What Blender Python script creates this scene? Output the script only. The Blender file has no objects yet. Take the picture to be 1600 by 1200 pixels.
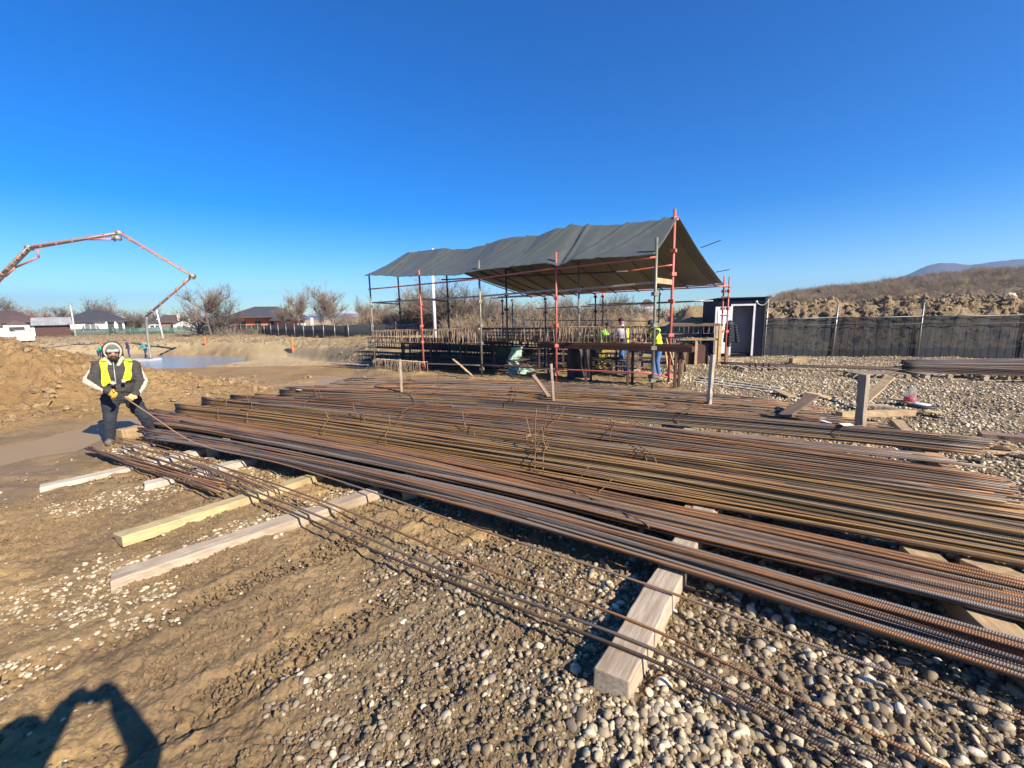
import bpy, math, random
import numpy as np
from mathutils import Vector, Matrix, noise as mnoise
random.seed(7); RNG = np.random.default_rng(7)
SC = bpy.context.scene
COL = SC.collection

# ------------------------------------------------------------------ camera, light, exposure
F = 680.0; CAM_H = 1.9
PITCH = math.atan(107 / 680.0); ROLL = math.radians(1.1)
_a = math.pi / 2 - PITCH
_Rx = np.array([[1, 0, 0], [0, math.cos(_a), -math.sin(_a)], [0, math.sin(_a), math.cos(_a)]])
_c, _s = math.cos(-ROLL), math.sin(-ROLL)
ROT = _Rx @ np.array([[_c, -_s, 0], [_s, _c, 0], [0, 0, 1]])
CPOS = np.array([0, 0, CAM_H])
cam_d = bpy.data.cameras.new('camera'); cam = bpy.data.objects.new('camera', cam_d); COL.objects.link(cam)
cam_d.sensor_fit = 'HORIZONTAL'; cam_d.sensor_width = 36.0; cam_d.lens = 36.0 * F / 1600.0
cam_d.clip_start = 0.05; cam_d.clip_end = 9000
M4 = Matrix.Identity(4)
for i in range(3):
    for j in range(3): M4[i][j] = ROT[i][j]
M4.translation = Vector(CPOS); cam.matrix_world = M4
SC.camera = cam
SUN_AZ_X, SUN_AZ_Y, SUN_Z = 0.6368, -0.5626, 0.5272           # unit vector towards the sun
SUN = np.array([SUN_AZ_X, SUN_AZ_Y, SUN_Z])
sun_elev = math.asin(SUN_Z); sun_rot = math.atan2(SUN_AZ_X, SUN_AZ_Y)
w = bpy.data.worlds.new("World"); SC.world = w; w.use_nodes = True
nt = w.node_tree; nt.nodes.clear()
wo = nt.nodes.new('ShaderNodeOutputWorld'); bg = nt.nodes.new('ShaderNodeBackground')
sky = nt.nodes.new('ShaderNodeTexSky'); sky.sky_type = 'NISHITA'; sky.sun_disc = False
sky.sun_elevation = sun_elev; sky.sun_rotation = sun_rot
sky.altitude = 300; sky.air_density = 1.0; sky.dust_density = 0.0; sky.ozone_density = 2.2
hsv = nt.nodes.new('ShaderNodeHueSaturation'); hsv.inputs['Saturation'].default_value = 1.68; hsv.inputs['Hue'].default_value = 0.508
nt.links.new(sky.outputs[0], hsv.inputs['Color']); tn = nt.nodes.new('ShaderNodeMix'); tn.data_type = 'RGBA'; tn.blend_type = 'MULTIPLY'; tn.inputs[0].default_value = 1.0; tn.inputs[7].default_value = (.66, .90, 1.10, 1)
nt.links.new(hsv.outputs[0], tn.inputs[6]); nt.links.new(tn.outputs[2], bg.inputs[0])
bg.inputs[1].default_value = 0.076
nt.links.new(bg.outputs[0], wo.inputs[0])
sl = bpy.data.lights.new('sun', 'SUN'); so = bpy.data.objects.new('sun', sl); COL.objects.link(so)
sl.energy = 5.0; sl.angle = math.radians(0.5); sl.color = (1.0, 0.90, 0.77)
so.rotation_euler = Vector(SUN).to_track_quat('Z', 'Y').to_euler()
so.location = (20, -20, 30)
SC.view_settings.view_transform = 'Standard'; SC.view_settings.look = 'None'
SC.view_settings.exposure = 1.12; SC.view_settings.gamma = 1.0
SC.cycles.use_denoising = True
SC.cycles.max_bounces = 6; SC.cycles.transparent_max_bounces = 12; SC.cycles.volume_bounces = 0

# ------------------------------------------------------------------ helpers
def ray(x, y): return ROT @ np.array([(x - 800) / F, (600 - y) / F, -1.0])
def at(x, y, z=0.0):
    d = ray(x, y); return CPOS + d * ((z - CAM_H) / d[2])
def atY(x, y, Y):
    d = ray(x, y); return CPOS + d * (Y / d[1])
def az(x, y0=500):                                   # horizontal direction of a photo column
    d = ray(x, y0); v = np.array([d[0], d[1]]); return v / np.linalg.norm(v)
def pix(p):
    q = ROT.T @ (np.array(p) - CPOS); return 800 + F * q[0] / -q[2], 600 - F * q[1] / -q[2]
def sm(t): t = np.clip(t, 0, 1); return t * t * (3 - 2 * t)
_perm = np.random.default_rng(3).permutation(512)
_grad = np.random.default_rng(4).normal(size=(512, 2)); _grad /= np.linalg.norm(_grad, axis=1)[:, None]
def pn(x, y):
    x = np.asarray(x, float); y = np.asarray(y, float)
    xi = np.floor(x).astype(int); yi = np.floor(y).astype(int); xf = x - xi; yf = y - yi
    def g(ix, iy, dx, dy):
        h = _perm[(_perm[ix & 511] + iy) & 511]; return _grad[h, 0] * dx + _grad[h, 1] * dy
    u = xf**3 * (xf * (xf * 6 - 15) + 10); v = yf**3 * (yf * (yf * 6 - 15) + 10)
    a = g(xi, yi, xf, yf); b = g(xi + 1, yi, xf - 1, yf); c = g(xi, yi + 1, xf, yf - 1); d = g(xi + 1, yi + 1, xf - 1, yf - 1)
    return (a + (b - a) * u) * (1 - v) + (c + (d - c) * u) * v
def fbm(x, y, o=4, g=.5, l=2.03):
    s = 0; a = 1
    for i in range(o): s = s + a * pn(x + 17.3 * i, y - 9.1 * i); x = x * l; y = y * l; a *= g
    return s
def inpoly(px, py, poly):
    px = np.asarray(px); py = np.asarray(py); c = np.zeros(px.shape, bool); n = len(poly); j = n - 1
    for i in range(n):
        xi, yi = poly[i][0], poly[i][1]; xj, yj = poly[j][0], poly[j][1]
        if yi != yj:
            c ^= ((yi > py) != (yj > py)) & (px < (xj - xi) * (py - yi) / (yj - yi) + xi)
        j = i
    return c
def polydist(px, py, poly):                          # signed distance, positive inside
    px = np.asarray(px, float); py = np.asarray(py, float)
    if px.size > 5000:
        pa = np.array([q[:2] for q in poly], float); k = (px > pa[:, 0].min() - 3) & (px < pa[:, 0].max() + 3) & (py > pa[:, 1].min() - 3) & (py < pa[:, 1].max() + 3)
        out = np.full(px.shape, -9.0)
        if k.any(): out[k] = _pd(px[k], py[k], poly)
        return out
    return _pd(px, py, poly)
def _pd(px, py, poly):
    d = np.full(np.shape(px), 1e9); n = len(poly)
    for i in range(n):
        a = np.array(poly[i][:2], float); b = np.array(poly[(i + 1) % n][:2], float); ab = b - a
        t = np.clip(((px - a[0]) * ab[0] + (py - a[1]) * ab[1]) / (ab @ ab + 1e-12), 0, 1)
        d = np.minimum(d, np.hypot(px - a[0] - t * ab[0], py - a[1] - t * ab[1]))
    return np.where(inpoly(px, py, poly), d, -d)
def wpoly(pts, z=0): return [tuple(at(x, y, z)[:2]) for x, y in pts]

def tag(o, label=None, cat=None, group=None, kind=None):
    if label: o['label'] = label
    if cat: o['category'] = cat
    if group: o['group'] = group
    if kind: o['kind'] = kind
    return o
def thing(name, label, cat, loc=(0, 0, 0), rz=0.0, group=None):
    o = bpy.data.objects.new(name, None); COL.objects.link(o); o.empty_display_size = .2
    o.location = tuple(float(v) for v in loc); o.rotation_euler = (0, 0, rz)
    return tag(o, label, cat, group)
def copy_tree(o, parent=None):
    c = o.copy(); COL.objects.link(c)
    if parent is not None: c.parent = parent
    for ch in list(o.children): copy_tree(ch, c)
    return c
def origin_of(o):
    v = Vector((0, 0, 0))
    while o is not None: v += o.location; o = o.parent
    return v
class MB:
    def __init__(s): s.v = []; s.f = []; s.uv = []; s.m = []; s.n = 0; s.sm = []
    def add(s, v, f, uv=None, m=0, smooth=False):
        s.v.append(np.asarray(v, float).reshape(-1, 3))
        for k, q in enumerate(f):
            s.f.append([i + s.n for i in q]); s.m.append(m); s.sm.append(smooth)
            s.uv.append(uv[k] if uv is not None else None)
        s.n += len(s.v[-1]); return s
    def box(s, c, size, R=None, m=0, taper=None):
        hx, hy, hz = [q / 2 for q in size]
        v = np.array([[-hx, -hy, -hz], [hx, -hy, -hz], [hx, hy, -hz], [-hx, hy, -hz], [-hx, -hy, hz], [hx, -hy, hz], [hx, hy, hz], [-hx, hy, hz]])
        if R is not None: v = v @ np.asarray(R).T
        return s.add(v + np.asarray(c), [(0, 3, 2, 1), (4, 5, 6, 7), (0, 1, 5, 4), (1, 2, 6, 5), (2, 3, 7, 6), (3, 0, 4, 7)], m=m)
    def bar(s, a, b, w, h, m=0, up=(0, 0, 1)):       # rectangular stick from a to b
        a = np.asarray(a, float); b = np.asarray(b, float); d = b - a; L = np.linalg.norm(d); x = d / L
        z = np.asarray(up, float); y = np.cross(z, x)
        if np.linalg.norm(y) < 1e-4: y = np.cross((0, 1, 0), x)
        y /= np.linalg.norm(y); z = np.cross(x, y)
        return s.box((a + b) / 2, (L, w, h), np.stack([x, y, z], 1), m)
    def tube(s, P, r, n=6, m=0, uvs=True, cap=True):
        P = np.asarray(P, float); k = len(P); r = np.broadcast_to(np.asarray(r, float), (k,))
        T = np.gradient(P, axis=0); T /= np.linalg.norm(T, axis=1)[:, None] + 1e-12
        up = np.array([0, 0, 1.0]) if abs(T[0][2]) < .9 else np.array([1.0, 0, 0])
        N = np.zeros_like(P); v0 = np.cross(T[0], up); v0 /= np.linalg.norm(v0); N[0] = v0
        for i in range(1, k):
            q = N[i - 1] - T[i] * (N[i - 1] @ T[i]); N[i] = q / (np.linalg.norm(q) + 1e-12)
        B = np.cross(T, N); an = np.arange(n) * 2 * math.pi / n
        V = P[:, None] + r[:, None, None] * (N[:, None] * np.cos(an)[None, :, None] + B[:, None] * np.sin(an)[None, :, None])
        L = np.concatenate([[0], np.cumsum(np.linalg.norm(np.diff(P, axis=0), axis=1))])
        f = []; uv = []
        for i in range(k - 1):
            for j in range(n):
                j2 = (j + 1) % n; f.append((i * n + j, i * n + j2, (i + 1) * n + j2, (i + 1) * n + j))
                uv.append(((j / n, L[i]), ((j + 1) / n, L[i]), ((j + 1) / n, L[i + 1]), (j / n, L[i + 1])))
        if cap:
            f.append(tuple(range(n))[::-1]); uv.append([(0, L[0])] * n); f.append(tuple((k - 1) * n + j for j in range(n))); uv.append([(0, L[-1])] * n)
        return s.add(V.reshape(-1, 3), f, uv, m, True)
    def ell(s, c, r, R=None, n=10, k=7, m=0):
        v = [[0, 0, -1]]
        for i in range(1, k):
            t = -math.pi / 2 + math.pi * i / k
            for j in range(n): a = 2 * math.pi * j / n; v.append([math.cos(t) * math.cos(a), math.cos(t) * math.sin(a), math.sin(t)])
        v.append([0, 0, 1]); v = np.array(v) * np.asarray(r); f = []
        if R is not None: v = v @ np.asarray(R).T
        for j in range(n): f.append((0, 1 + (j + 1) % n, 1 + j))
        for i in range(k - 2):
            for j in range(n): a = 1 + i * n; f.append((a + j, a + (j + 1) % n, a + n + (j + 1) % n, a + n + j))
        a = 1 + (k - 2) * n; e = len(v) - 1
        for j in range(n): f.append((a + j, a + (j + 1) % n, e))
        return s.add(v + np.asarray(c), f, m=m, smooth=True)
    def cap(s, a, b, ra, rb, n=12, m=0, flat=1.0, fdir=None):   # tapered capsule, optionally flattened along fdir
        a = np.asarray(a, float); b = np.asarray(b, float); d = b - a; L = np.linalg.norm(d) + 1e-9; x = d / L
        fd = np.asarray(fdir if fdir is not None else ((0, 1, 0) if abs(x[1]) < .9 else (1, 0, 0)), float)
        y = fd - x * (fd @ x); y /= np.linalg.norm(y); z = np.cross(x, y)
        rings = []; K = 4
        for i in range(1, K + 1): t = math.pi / 2 * i / K; rings.append((-ra * math.cos(t), ra * math.sin(t)))
        for i in range(K): t = math.pi / 2 * i / K; rings.append((L + rb * math.sin(t), rb * math.cos(t)))
        v = [a - x * ra]; f = []
        for (l, r) in rings:
            for j in range(n):
                q = 2 * math.pi * j / n; v.append(a + x * l + r * (y * flat * math.cos(q) + z * math.sin(q)))
        v.append(b + x * rb)
        for j in range(n): f.append((0, 1 + (j + 1) % n, 1 + j))
        for i in range(len(rings) - 1):
            for j in range(n): o = 1 + i * n; f.append((o + j, o + (j + 1) % n, o + n + (j + 1) % n, o + n + j))
        o = 1 + (len(rings) - 1) * n; e = len(v) - 1
        for j in range(n): f.append((o + j, o + (j + 1) % n, e))
        return s.add(np.array(v), f, m=m, smooth=True)
    def mesh(s, name, mats, off=(0, 0, 0)):
        V = np.concatenate(s.v) - np.asarray(off)
        me = bpy.data.meshes.new(name); me.from_pydata(V.tolist(), [], s.f)
        for m_ in (mats if isinstance(mats, (list, tuple)) else [mats]): me.materials.append(m_)
        if any(s.m): me.polygons.foreach_set('material_index', s.m)
        me.polygons.foreach_set('use_smooth', s.sm)
        if any(u is not None for u in s.uv):
            l = me.uv_layers.new(name='UVMap'); flat = []
            for q, u in zip(s.f, s.uv):
                for i in range(len(q)): flat.extend(u[i] if u is not None else (0, 0))
            l.data.foreach_set('uv', flat)
        me.update(); return me
    def build(s, name, mats, parent=None, world=True, bevel=0):
        off = origin_of(parent) if (parent is not None and world) else (0, 0, 0)
        o = bpy.data.objects.new(name, s.mesh(name, mats, off)); COL.objects.link(o)
        if parent is not None: o.parent = parent
        if bevel:
            b = o.modifiers.new('b', 'BEVEL'); b.width = bevel; b.segments = 1; b.limit_method = 'ANGLE'
        return o
def grid_obj(name, V, nu, nv, mat, kind='structure', attrs=None, smooth=True, off=None):
    me = bpy.data.meshes.new(name); V = np.asarray(V, np.float32)
    if off is not None: V = V - np.asarray(off, np.float32)
    i = np.arange(nu - 1)[:, None] * nv + np.arange(nv - 1)[None, :]
    q = np.stack([i, i + nv, i + nv + 1, i + 1], -1).reshape(-1, 4)
    me.vertices.add(len(V)); me.vertices.foreach_set('co', V.ravel())
    me.loops.add(q.size); me.loops.foreach_set('vertex_index', q.ravel().astype(np.int32))
    me.polygons.add(len(q)); me.polygons.foreach_set('loop_start', (np.arange(len(q)) * 4).astype(np.int32))
    me.polygons.foreach_set('loop_total', np.full(len(q), 4, np.int32))
    me.polygons.foreach_set('use_smooth', np.full(len(q), smooth)); me.update(calc_edges=True); me.validate()
    for k, a in (attrs or {}).items():
        at_ = me.attributes.new(k, 'FLOAT', 'POINT'); at_.data.foreach_set('value', np.asarray(a, np.float32).ravel())
    me.materials.append(mat); o = bpy.data.objects.new(name, me); COL.objects.link(o)
    if kind: o['kind'] = kind
    return o

# ------------------------------------------------------------------ materials
class NT:
    def __init__(s, name):
        s.mat = bpy.data.materials.new(name); s.mat.use_nodes = True; s.t = s.mat.node_tree; s.t.nodes.clear()
        s.out = s.t.nodes.new('ShaderNodeOutputMaterial'); s.b = s.t.nodes.new('ShaderNodeBsdfPrincipled')
        s.t.links.new(s.b.outputs[0], s.out.inputs[0]); s.tc = s.t.nodes.new('ShaderNodeTexCoord')
    def n(s, ty, **k):
        o = s.t.nodes.new('ShaderNode' + ty)
        for a, v in k.items():
            if a.startswith('i_'): o.inputs[a[2:].replace('_', ' ')].default_value = v
            else: setattr(o, a, v)
        return o
    def l(s, a, b): s.t.links.new(a, b)
    def noise(s, vec, scale, detail=4, rough=.6, dist=0):
        o = s.n('TexNoise'); o.inputs['Scale'].default_value = scale; o.inputs['Detail'].default_value = detail
        o.inputs['Roughness'].default_value = rough; o.inputs['Distortion'].default_value = dist
        if vec is not None: s.l(vec, o.inputs['Vector'])
        return o.outputs['Fac']
    def ramp(s, fac, stops):
        o = s.n('ValToRGB'); e = o.color_ramp.elements
        while len(e) < len(stops): e.new(.5)
        for k, (p, c) in enumerate(stops): e[k].position = p; e[k].color = (*c, 1) if len(c) == 3 else c
        s.l(fac, o.inputs[0]); return o.outputs[0]
    def mix(s, fac, a, b, mode='MIX'):
        o = s.n('Mix', data_type='RGBA', blend_type=mode)
        for sock, v in ((o.inputs[0], fac), (o.inputs[6], a), (o.inputs[7], b)):
            if hasattr(v, 'links'): s.l(v, sock)
            else: sock.default_value = v if isinstance(v, (int, float)) else (*v, 1)
        return o.outputs[2]
    def math(s, op, a, b=0.0, c=None):
        o = s.n('Math', operation=op)
        for i, v in enumerate((a, b) if c is None else (a, b, c)):
            if hasattr(v, 'links'): s.l(v, o.inputs[i])
            else: o.inputs[i].default_value = v
        return o.outputs[0]
    def map(s, vec, scale=(1, 1, 1), rot=(0, 0, 0)):
        o = s.n('Mapping'); o.inputs['Scale'].default_value = scale; o.inputs['Rotation'].default_value = rot; s.l(vec, o.inputs[0]); return o.outputs[0]
    def bump(s, h, strength=.3, dist=.01, prev=None):
        o = s.n('Bump'); o.inputs['Strength'].default_value = strength; o.inputs['Distance'].default_value = dist
        s.l(h, o.inputs['Height'])
        if prev is not None: s.l(prev, o.inputs['Normal'])
        return o.outputs[0]
    def set(s, col=None, rough=None, metal=None, normal=None, **k):
        for sock, v in (('Base Color', col), ('Roughness', rough), ('Metallic', metal), ('Normal', normal)):
            if v is None: continue
            if hasattr(v, 'links'): s.l(v, s.b.inputs[sock])
            else: s.b.inputs[sock].default_value = (*v, 1) if isinstance(v, tuple) else v
        for a, v in k.items(): s.b.inputs[a.replace('_', ' ')].default_value = v
        return s.mat
def plain(name, c1, c2=None, scale=6, rough=.7, metal=0, bump=.2, bdist=.01, var=.12, detail=5, spec=.5):
    n = NT(name); c2 = c2 or tuple(v * .7 for v in c1); co = n.tc.outputs['Object']
    f = n.noise(co, scale, detail); oi = n.n('ObjectInfo').outputs['Random']
    col = n.mix(n.ramp(f, [(.35, (0, 0, 0)), (.65, (1, 1, 1))]), c1, c2)
    k = n.math('MULTIPLY_ADD', oi, var * 2, 1 - var)
    vm = n.n('VectorMath', operation='SCALE'); n.l(col, vm.inputs[0]); n.l(k, vm.inputs['Scale'])
    nb = n.bump(n.noise(co, scale * 5, 5), bump, bdist)
    return n.set(vm.outputs[0], rough, metal, nb, Specular_IOR_Level=spec)
def wood_mat(name, c1, c2, c3, rough=.8):
    n = NT(name); co = n.tc.outputs['Object']; g = n.n('NewGeometry')
    m = n.map(co, (.55, 9, 9)); f = n.noise(m, 6, 6, .65, .6); f2 = n.noise(co, 2.2, 4); oi = n.n('ObjectInfo').outputs['Random']
    col = n.ramp(f, [(.3, c2), (.5, c1), (.72, c3)])
    dirt = n.ramp(f2, [(.45, (0, 0, 0)), (.7, (1, 1, 1))])
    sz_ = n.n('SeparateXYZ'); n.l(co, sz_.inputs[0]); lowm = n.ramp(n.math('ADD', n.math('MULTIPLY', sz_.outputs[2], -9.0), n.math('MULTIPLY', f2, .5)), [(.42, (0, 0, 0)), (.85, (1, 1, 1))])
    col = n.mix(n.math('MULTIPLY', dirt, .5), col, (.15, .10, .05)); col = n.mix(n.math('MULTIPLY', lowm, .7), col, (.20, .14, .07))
    kn = n.n('TexVoronoi'); kn.inputs['Scale'].default_value = 2.6; n.l(n.map(co, (.6, 1.5, 1.5)), kn.inputs['Vector']); col = n.mix(n.math('MULTIPLY', n.ramp(kn.outputs['Distance'], [(.03, (1, 1, 1)), (.09, (0, 0, 0))]), .7), col, (.10, .06, .03))
    k = n.math('MULTIPLY_ADD', oi, .3, .85); vm = n.n('VectorMath', operation='SCALE'); n.l(col, vm.inputs[0]); n.l(k, vm.inputs['Scale'])
    return n.set(vm.outputs[0], rough, 0, n.bump(f, .5, .004))
def rebar_mat(name, rust, dark, steel, steel_amt=.5, rough=.5, rib=1.0):
    n = NT(name); uv = n.tc.outputs['UV']; oi = n.n('ObjectInfo').outputs['Random']
    sep = n.n('SeparateXYZ'); n.l(uv, sep.inputs[0])
    off = n.math('MULTIPLY', oi, 53.0); cb = n.n('CombineXYZ'); n.l(n.math('ADD', sep.outputs[0], off), cb.inputs[0]); n.l(sep.outputs[1], cb.inputs[1]); n.l(off, cb.inputs[2])
    f = n.noise(n.map(cb.outputs[0], (1.0, .8, 1)), 1.6, 5, .7); f2 = n.noise(n.map(cb.outputs[0], (2, 6, 1)), 5, 4, .7)
    wn = n.n('TexWhiteNoise', noise_dimensions='1D'); n.l(n.math('MULTIPLY', oi, 917.0), wn.inputs['W'])
    a = n.math('ADD', n.math('MULTIPLY', f, .8), n.math('MULTIPLY_ADD', wn.outputs['Value'], .6, -.05))
    col = n.ramp(a, [(.46, dark), (.64, rust), (.78 if steel_amt > 0 else .95, tuple(v * 1.15 for v in rust)), (.9, steel if steel_amt > 0 else rust)])
    col = n.mix(n.math('MULTIPLY', n.ramp(f2, [(.5, (0, 0, 0)), (.75, (1, 1, 1))]), .5), col, tuple(v * 1.5 for v in rust))
    # rolled ribs: slanted ridges along the bar
    ph = n.math('ADD', n.math('MULTIPLY', sep.outputs[1], 2 * math.pi / .0115), n.math('MULTIPLY', sep.outputs[0], 4 * math.pi))
    h = n.math('SINE', ph); h = n.math('MAXIMUM', h, 0.0)
    nb = n.bump(h, .9 * rib, .0022); nb = n.bump(f2, .3, .002, nb)
    col = n.mix(n.math('MULTIPLY', h, .25 * rib), col, tuple(v * 1.7 for v in steel))
    rg = n.math('MULTIPLY_ADD', f2, .3, rough - .12)
    return n.set(col, rg, .15, nb, Specular_IOR_Level=.45)

M = {}
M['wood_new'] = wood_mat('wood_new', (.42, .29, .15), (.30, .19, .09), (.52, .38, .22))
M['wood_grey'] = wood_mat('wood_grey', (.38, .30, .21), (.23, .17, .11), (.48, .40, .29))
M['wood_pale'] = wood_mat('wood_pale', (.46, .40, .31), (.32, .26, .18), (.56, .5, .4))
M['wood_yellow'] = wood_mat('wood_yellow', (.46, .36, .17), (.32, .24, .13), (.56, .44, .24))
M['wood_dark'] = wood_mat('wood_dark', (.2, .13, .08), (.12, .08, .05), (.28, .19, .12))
M['rebar_rust'] = rebar_mat('rebar_rust', (.26, .11, .032), (.034, .020, .013), (.18, .155, .13), .45)
M['rebar_orange'] = rebar_mat('rebar_orange', (.36, .155, .042), (.055, .028, .014), (.22, .17, .12), .3)
M['rebar_olive'] = rebar_mat('rebar_olive', (.33, .18, .05), (.048, .03, .015), (.27, .19, .10), .4)
M['rebar_grey'] = rebar_mat('rebar_grey', (.15, .10, .065), (.045, .035, .028), (.22, .195, .17), .9)
M['rebar_black'] = rebar_mat('rebar_black', (.05, .032, .026), (.03, .022, .02), (.07, .06, .06), .4)
M['wire'] = plain('wire', (.30, .17, .085), (.17, .10, .06), 20, .6, .5, 0)
M['red_pipe'] = plain('red_pipe', (.55, .13, .085), (.42, .12, .09), 9, .5, 0, .1)
M['olive_pipe'] = plain('olive_pipe', (.27, .26, .19), (.17, .16, .12), 9, .5, .4, .1)
M['steel_pipe'] = plain('steel_pipe', (.34, .33, .31), (.2, .19, .18), 9, .45, .6, .1)
M['black_pipe'] = plain('black_pipe', (.045, .04, .045), (.07, .05, .05), 9, .5, .3, .1)
M['white'] = plain('white', (.75, .76, .76), (.6, .6, .58), 3, .6, 0, .05)
M['white_wall'] = plain('white_wall', (.78, .76, .72), (.7, .68, .64), .6, .9, 0, .05)
M['cream_wall'] = plain('cream_wall', (.7, .64, .52), (.62, .57, .47), .6, .9, 0, .05)
M['brick'] = plain('brick', (.46, .17, .075), (.38, .13, .06), 1.5, .9, 0, .1)
M['roof_dark'] = plain('roof_dark', (.055, .052, .058), (.04, .036, .04), 1.5, .75, 0, .2)
M['roof_brown'] = plain('roof_brown', (.10, .062, .05), (.07, .045, .04), 1.5, .8, 0, .2)
M['roof_red'] = plain('roof_red', (.30, .09, .06), (.22, .07, .05), 1.5, .8, 0, .2)
M['roof_grey'] = plain('roof_grey', (.42, .42, .40), (.28, .27, .26), 1.0, .7, 0, .2)
M['glass'] = plain('glass', (.03, .04, .05), (.05, .06, .07), 1, .1, 0, 0)
M['navy_panel'] = plain('navy_panel', (.007, .009, .022), (.010, .011, .025), 2, .7, 0, .03, spec=.1)
M['interior_grey'] = plain('interior_grey', (.16, .16, .17), (.13, .13, .14), 2, .8, 0, .03)
M['black'] = plain('black', (.015, .015, .017), (.03, .03, .03), 5, .6, 0, .1)
M['jacket_navy'] = plain('jacket_navy', (.010, .011, .017), (.016, .017, .024), 30, .6, 0, .3, spec=.25)
M['jacket_grey'] = plain('jacket_grey', (.032, .028, .027), (.05, .044, .038), 14, .9, 0, .3)
M['jacket_cream'] = plain('jacket_cream', (.52, .46, .34), (.42, .36, .27), 14, .9, 0, .3)
M['vest'] = plain('vest', (.62, .80, .02), (.55, .7, .02), 8, .7, 0, .2)
M['vest_lime'] = plain('vest_lime', (.25, .62, .03), (.2, .5, .03), 8, .7, 0, .2)
M['trouser'] = plain('trouser', (.012, .016, .03), (.03, .03, .034), 10, .9, 0, .3)
M['jeans'] = plain('jeans', (.05, .13, .30), (.07, .16, .32), 10, .9, 0, .2)
M['skin'] = plain('skin', (.46, .22, .15), (.40, .19, .13), 20, .6, 0, .05)
M['beard'] = plain('beard', (.03, .022, .018), None, 60, .9, 0, .4)
M['eye'] = plain('eye', (.02, .015, .012), None, 60, .2, 0, 0)
M['hat'] = plain('hat', (.11, .14, .12), (.08, .1, .09), 60, .95, 0, .5)
M['hat_pale'] = plain('hat_pale', (.38, .37, .32), (.3, .3, .26), 60, .95, 0, .5)
M['glove'] = plain('glove', (.72, .42, .04), (.6, .34, .05), 20, .8, 0, .2)
M['glove_tan'] = plain('glove_tan', (.55, .33, .13), (.45, .27, .12), 20, .8, 0, .2)
M['boot'] = plain('boot', (.10, .095, .08), (.18, .15, .11), 20, .85, 0, .3)
M['boom_red'] = plain('boom_red', (.48, .13, .10), (.42, .24, .18), 1.2, .55, .1, .1)
M['boom_grey'] = plain('boom_grey', (.36, .33, .27), (.22, .2, .17), 1.2, .6, .3, .1)
M['tub_green'] = plain('tub_green', (.03, .10, .07), (.05, .13, .10), 5, .6, 0, .1)
M['cloth_pale'] = plain('cloth_pale', (.22, .36, .28), (.4, .46, .4), 5, .8, 0, .3)
M['yellow'] = plain('yellow', (.30, .22, .03), (.22, .16, .03), 4, .7, 0, .1)
M['rust_sheet'] = plain('rust_sheet', (.085, .035, .022), (.05, .025, .02), 4, .75, .2, .2)
M['orange'] = plain('orange', (.75, .19, .05), None, 4, .6, 0, .05)
M['teal'] = plain('teal', (.03, .30, .36), None, 4, .7, 0, .05)
M['emerald'] = plain('emerald', (.02, .45, .25), None, 4, .7, 0, .05)
M['navy'] = plain('navy', (.02, .03, .08), None, 4, .8, 0, .05)
M['concrete'] = plain('concrete', (.5, .47, .42), (.4, .37, .32), 4, .85, 0, .2)
M['bark'] = plain('bark', (.16, .125, .10), (.10, .08, .065), 5, .9, 0, .3)
M['bark_pale'] = plain('bark_pale', (.27, .22, .17), (.16, .13, .10), 5, .9, 0, .3)
M['twig'] = plain('twig', (.17, .135, .105), (.23, .175, .125), .7, .95, 0, 0, var=.25)
M['twig_tan'] = plain('twig_tan', (.32, .235, .13), (.22, .155, .09), .7, .95, 0, 0, var=.25)
M['twig_red'] = plain('twig_red', (.27, .12, .06), (.17, .09, .06), .7, .95, 0, 0)
M['red_plastic'] = plain('red_plastic', (.55, .04, .03), None, 3, .4, 0, 0)
M['tie_white'] = plain('tie_white', (.75, .75, .73), None, 3, .7, 0, .1)
n = NT('clear_plastic'); n.set((.85, .88, .9), .12, 0, None, Transmission_Weight=.85, IOR=1.1, Alpha=.7); M['plastic'] = n.mat
n = NT('red_liquid'); n.set((.75, .02, .02), .15, 0, None); M['liquid'] = n.mat

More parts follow.
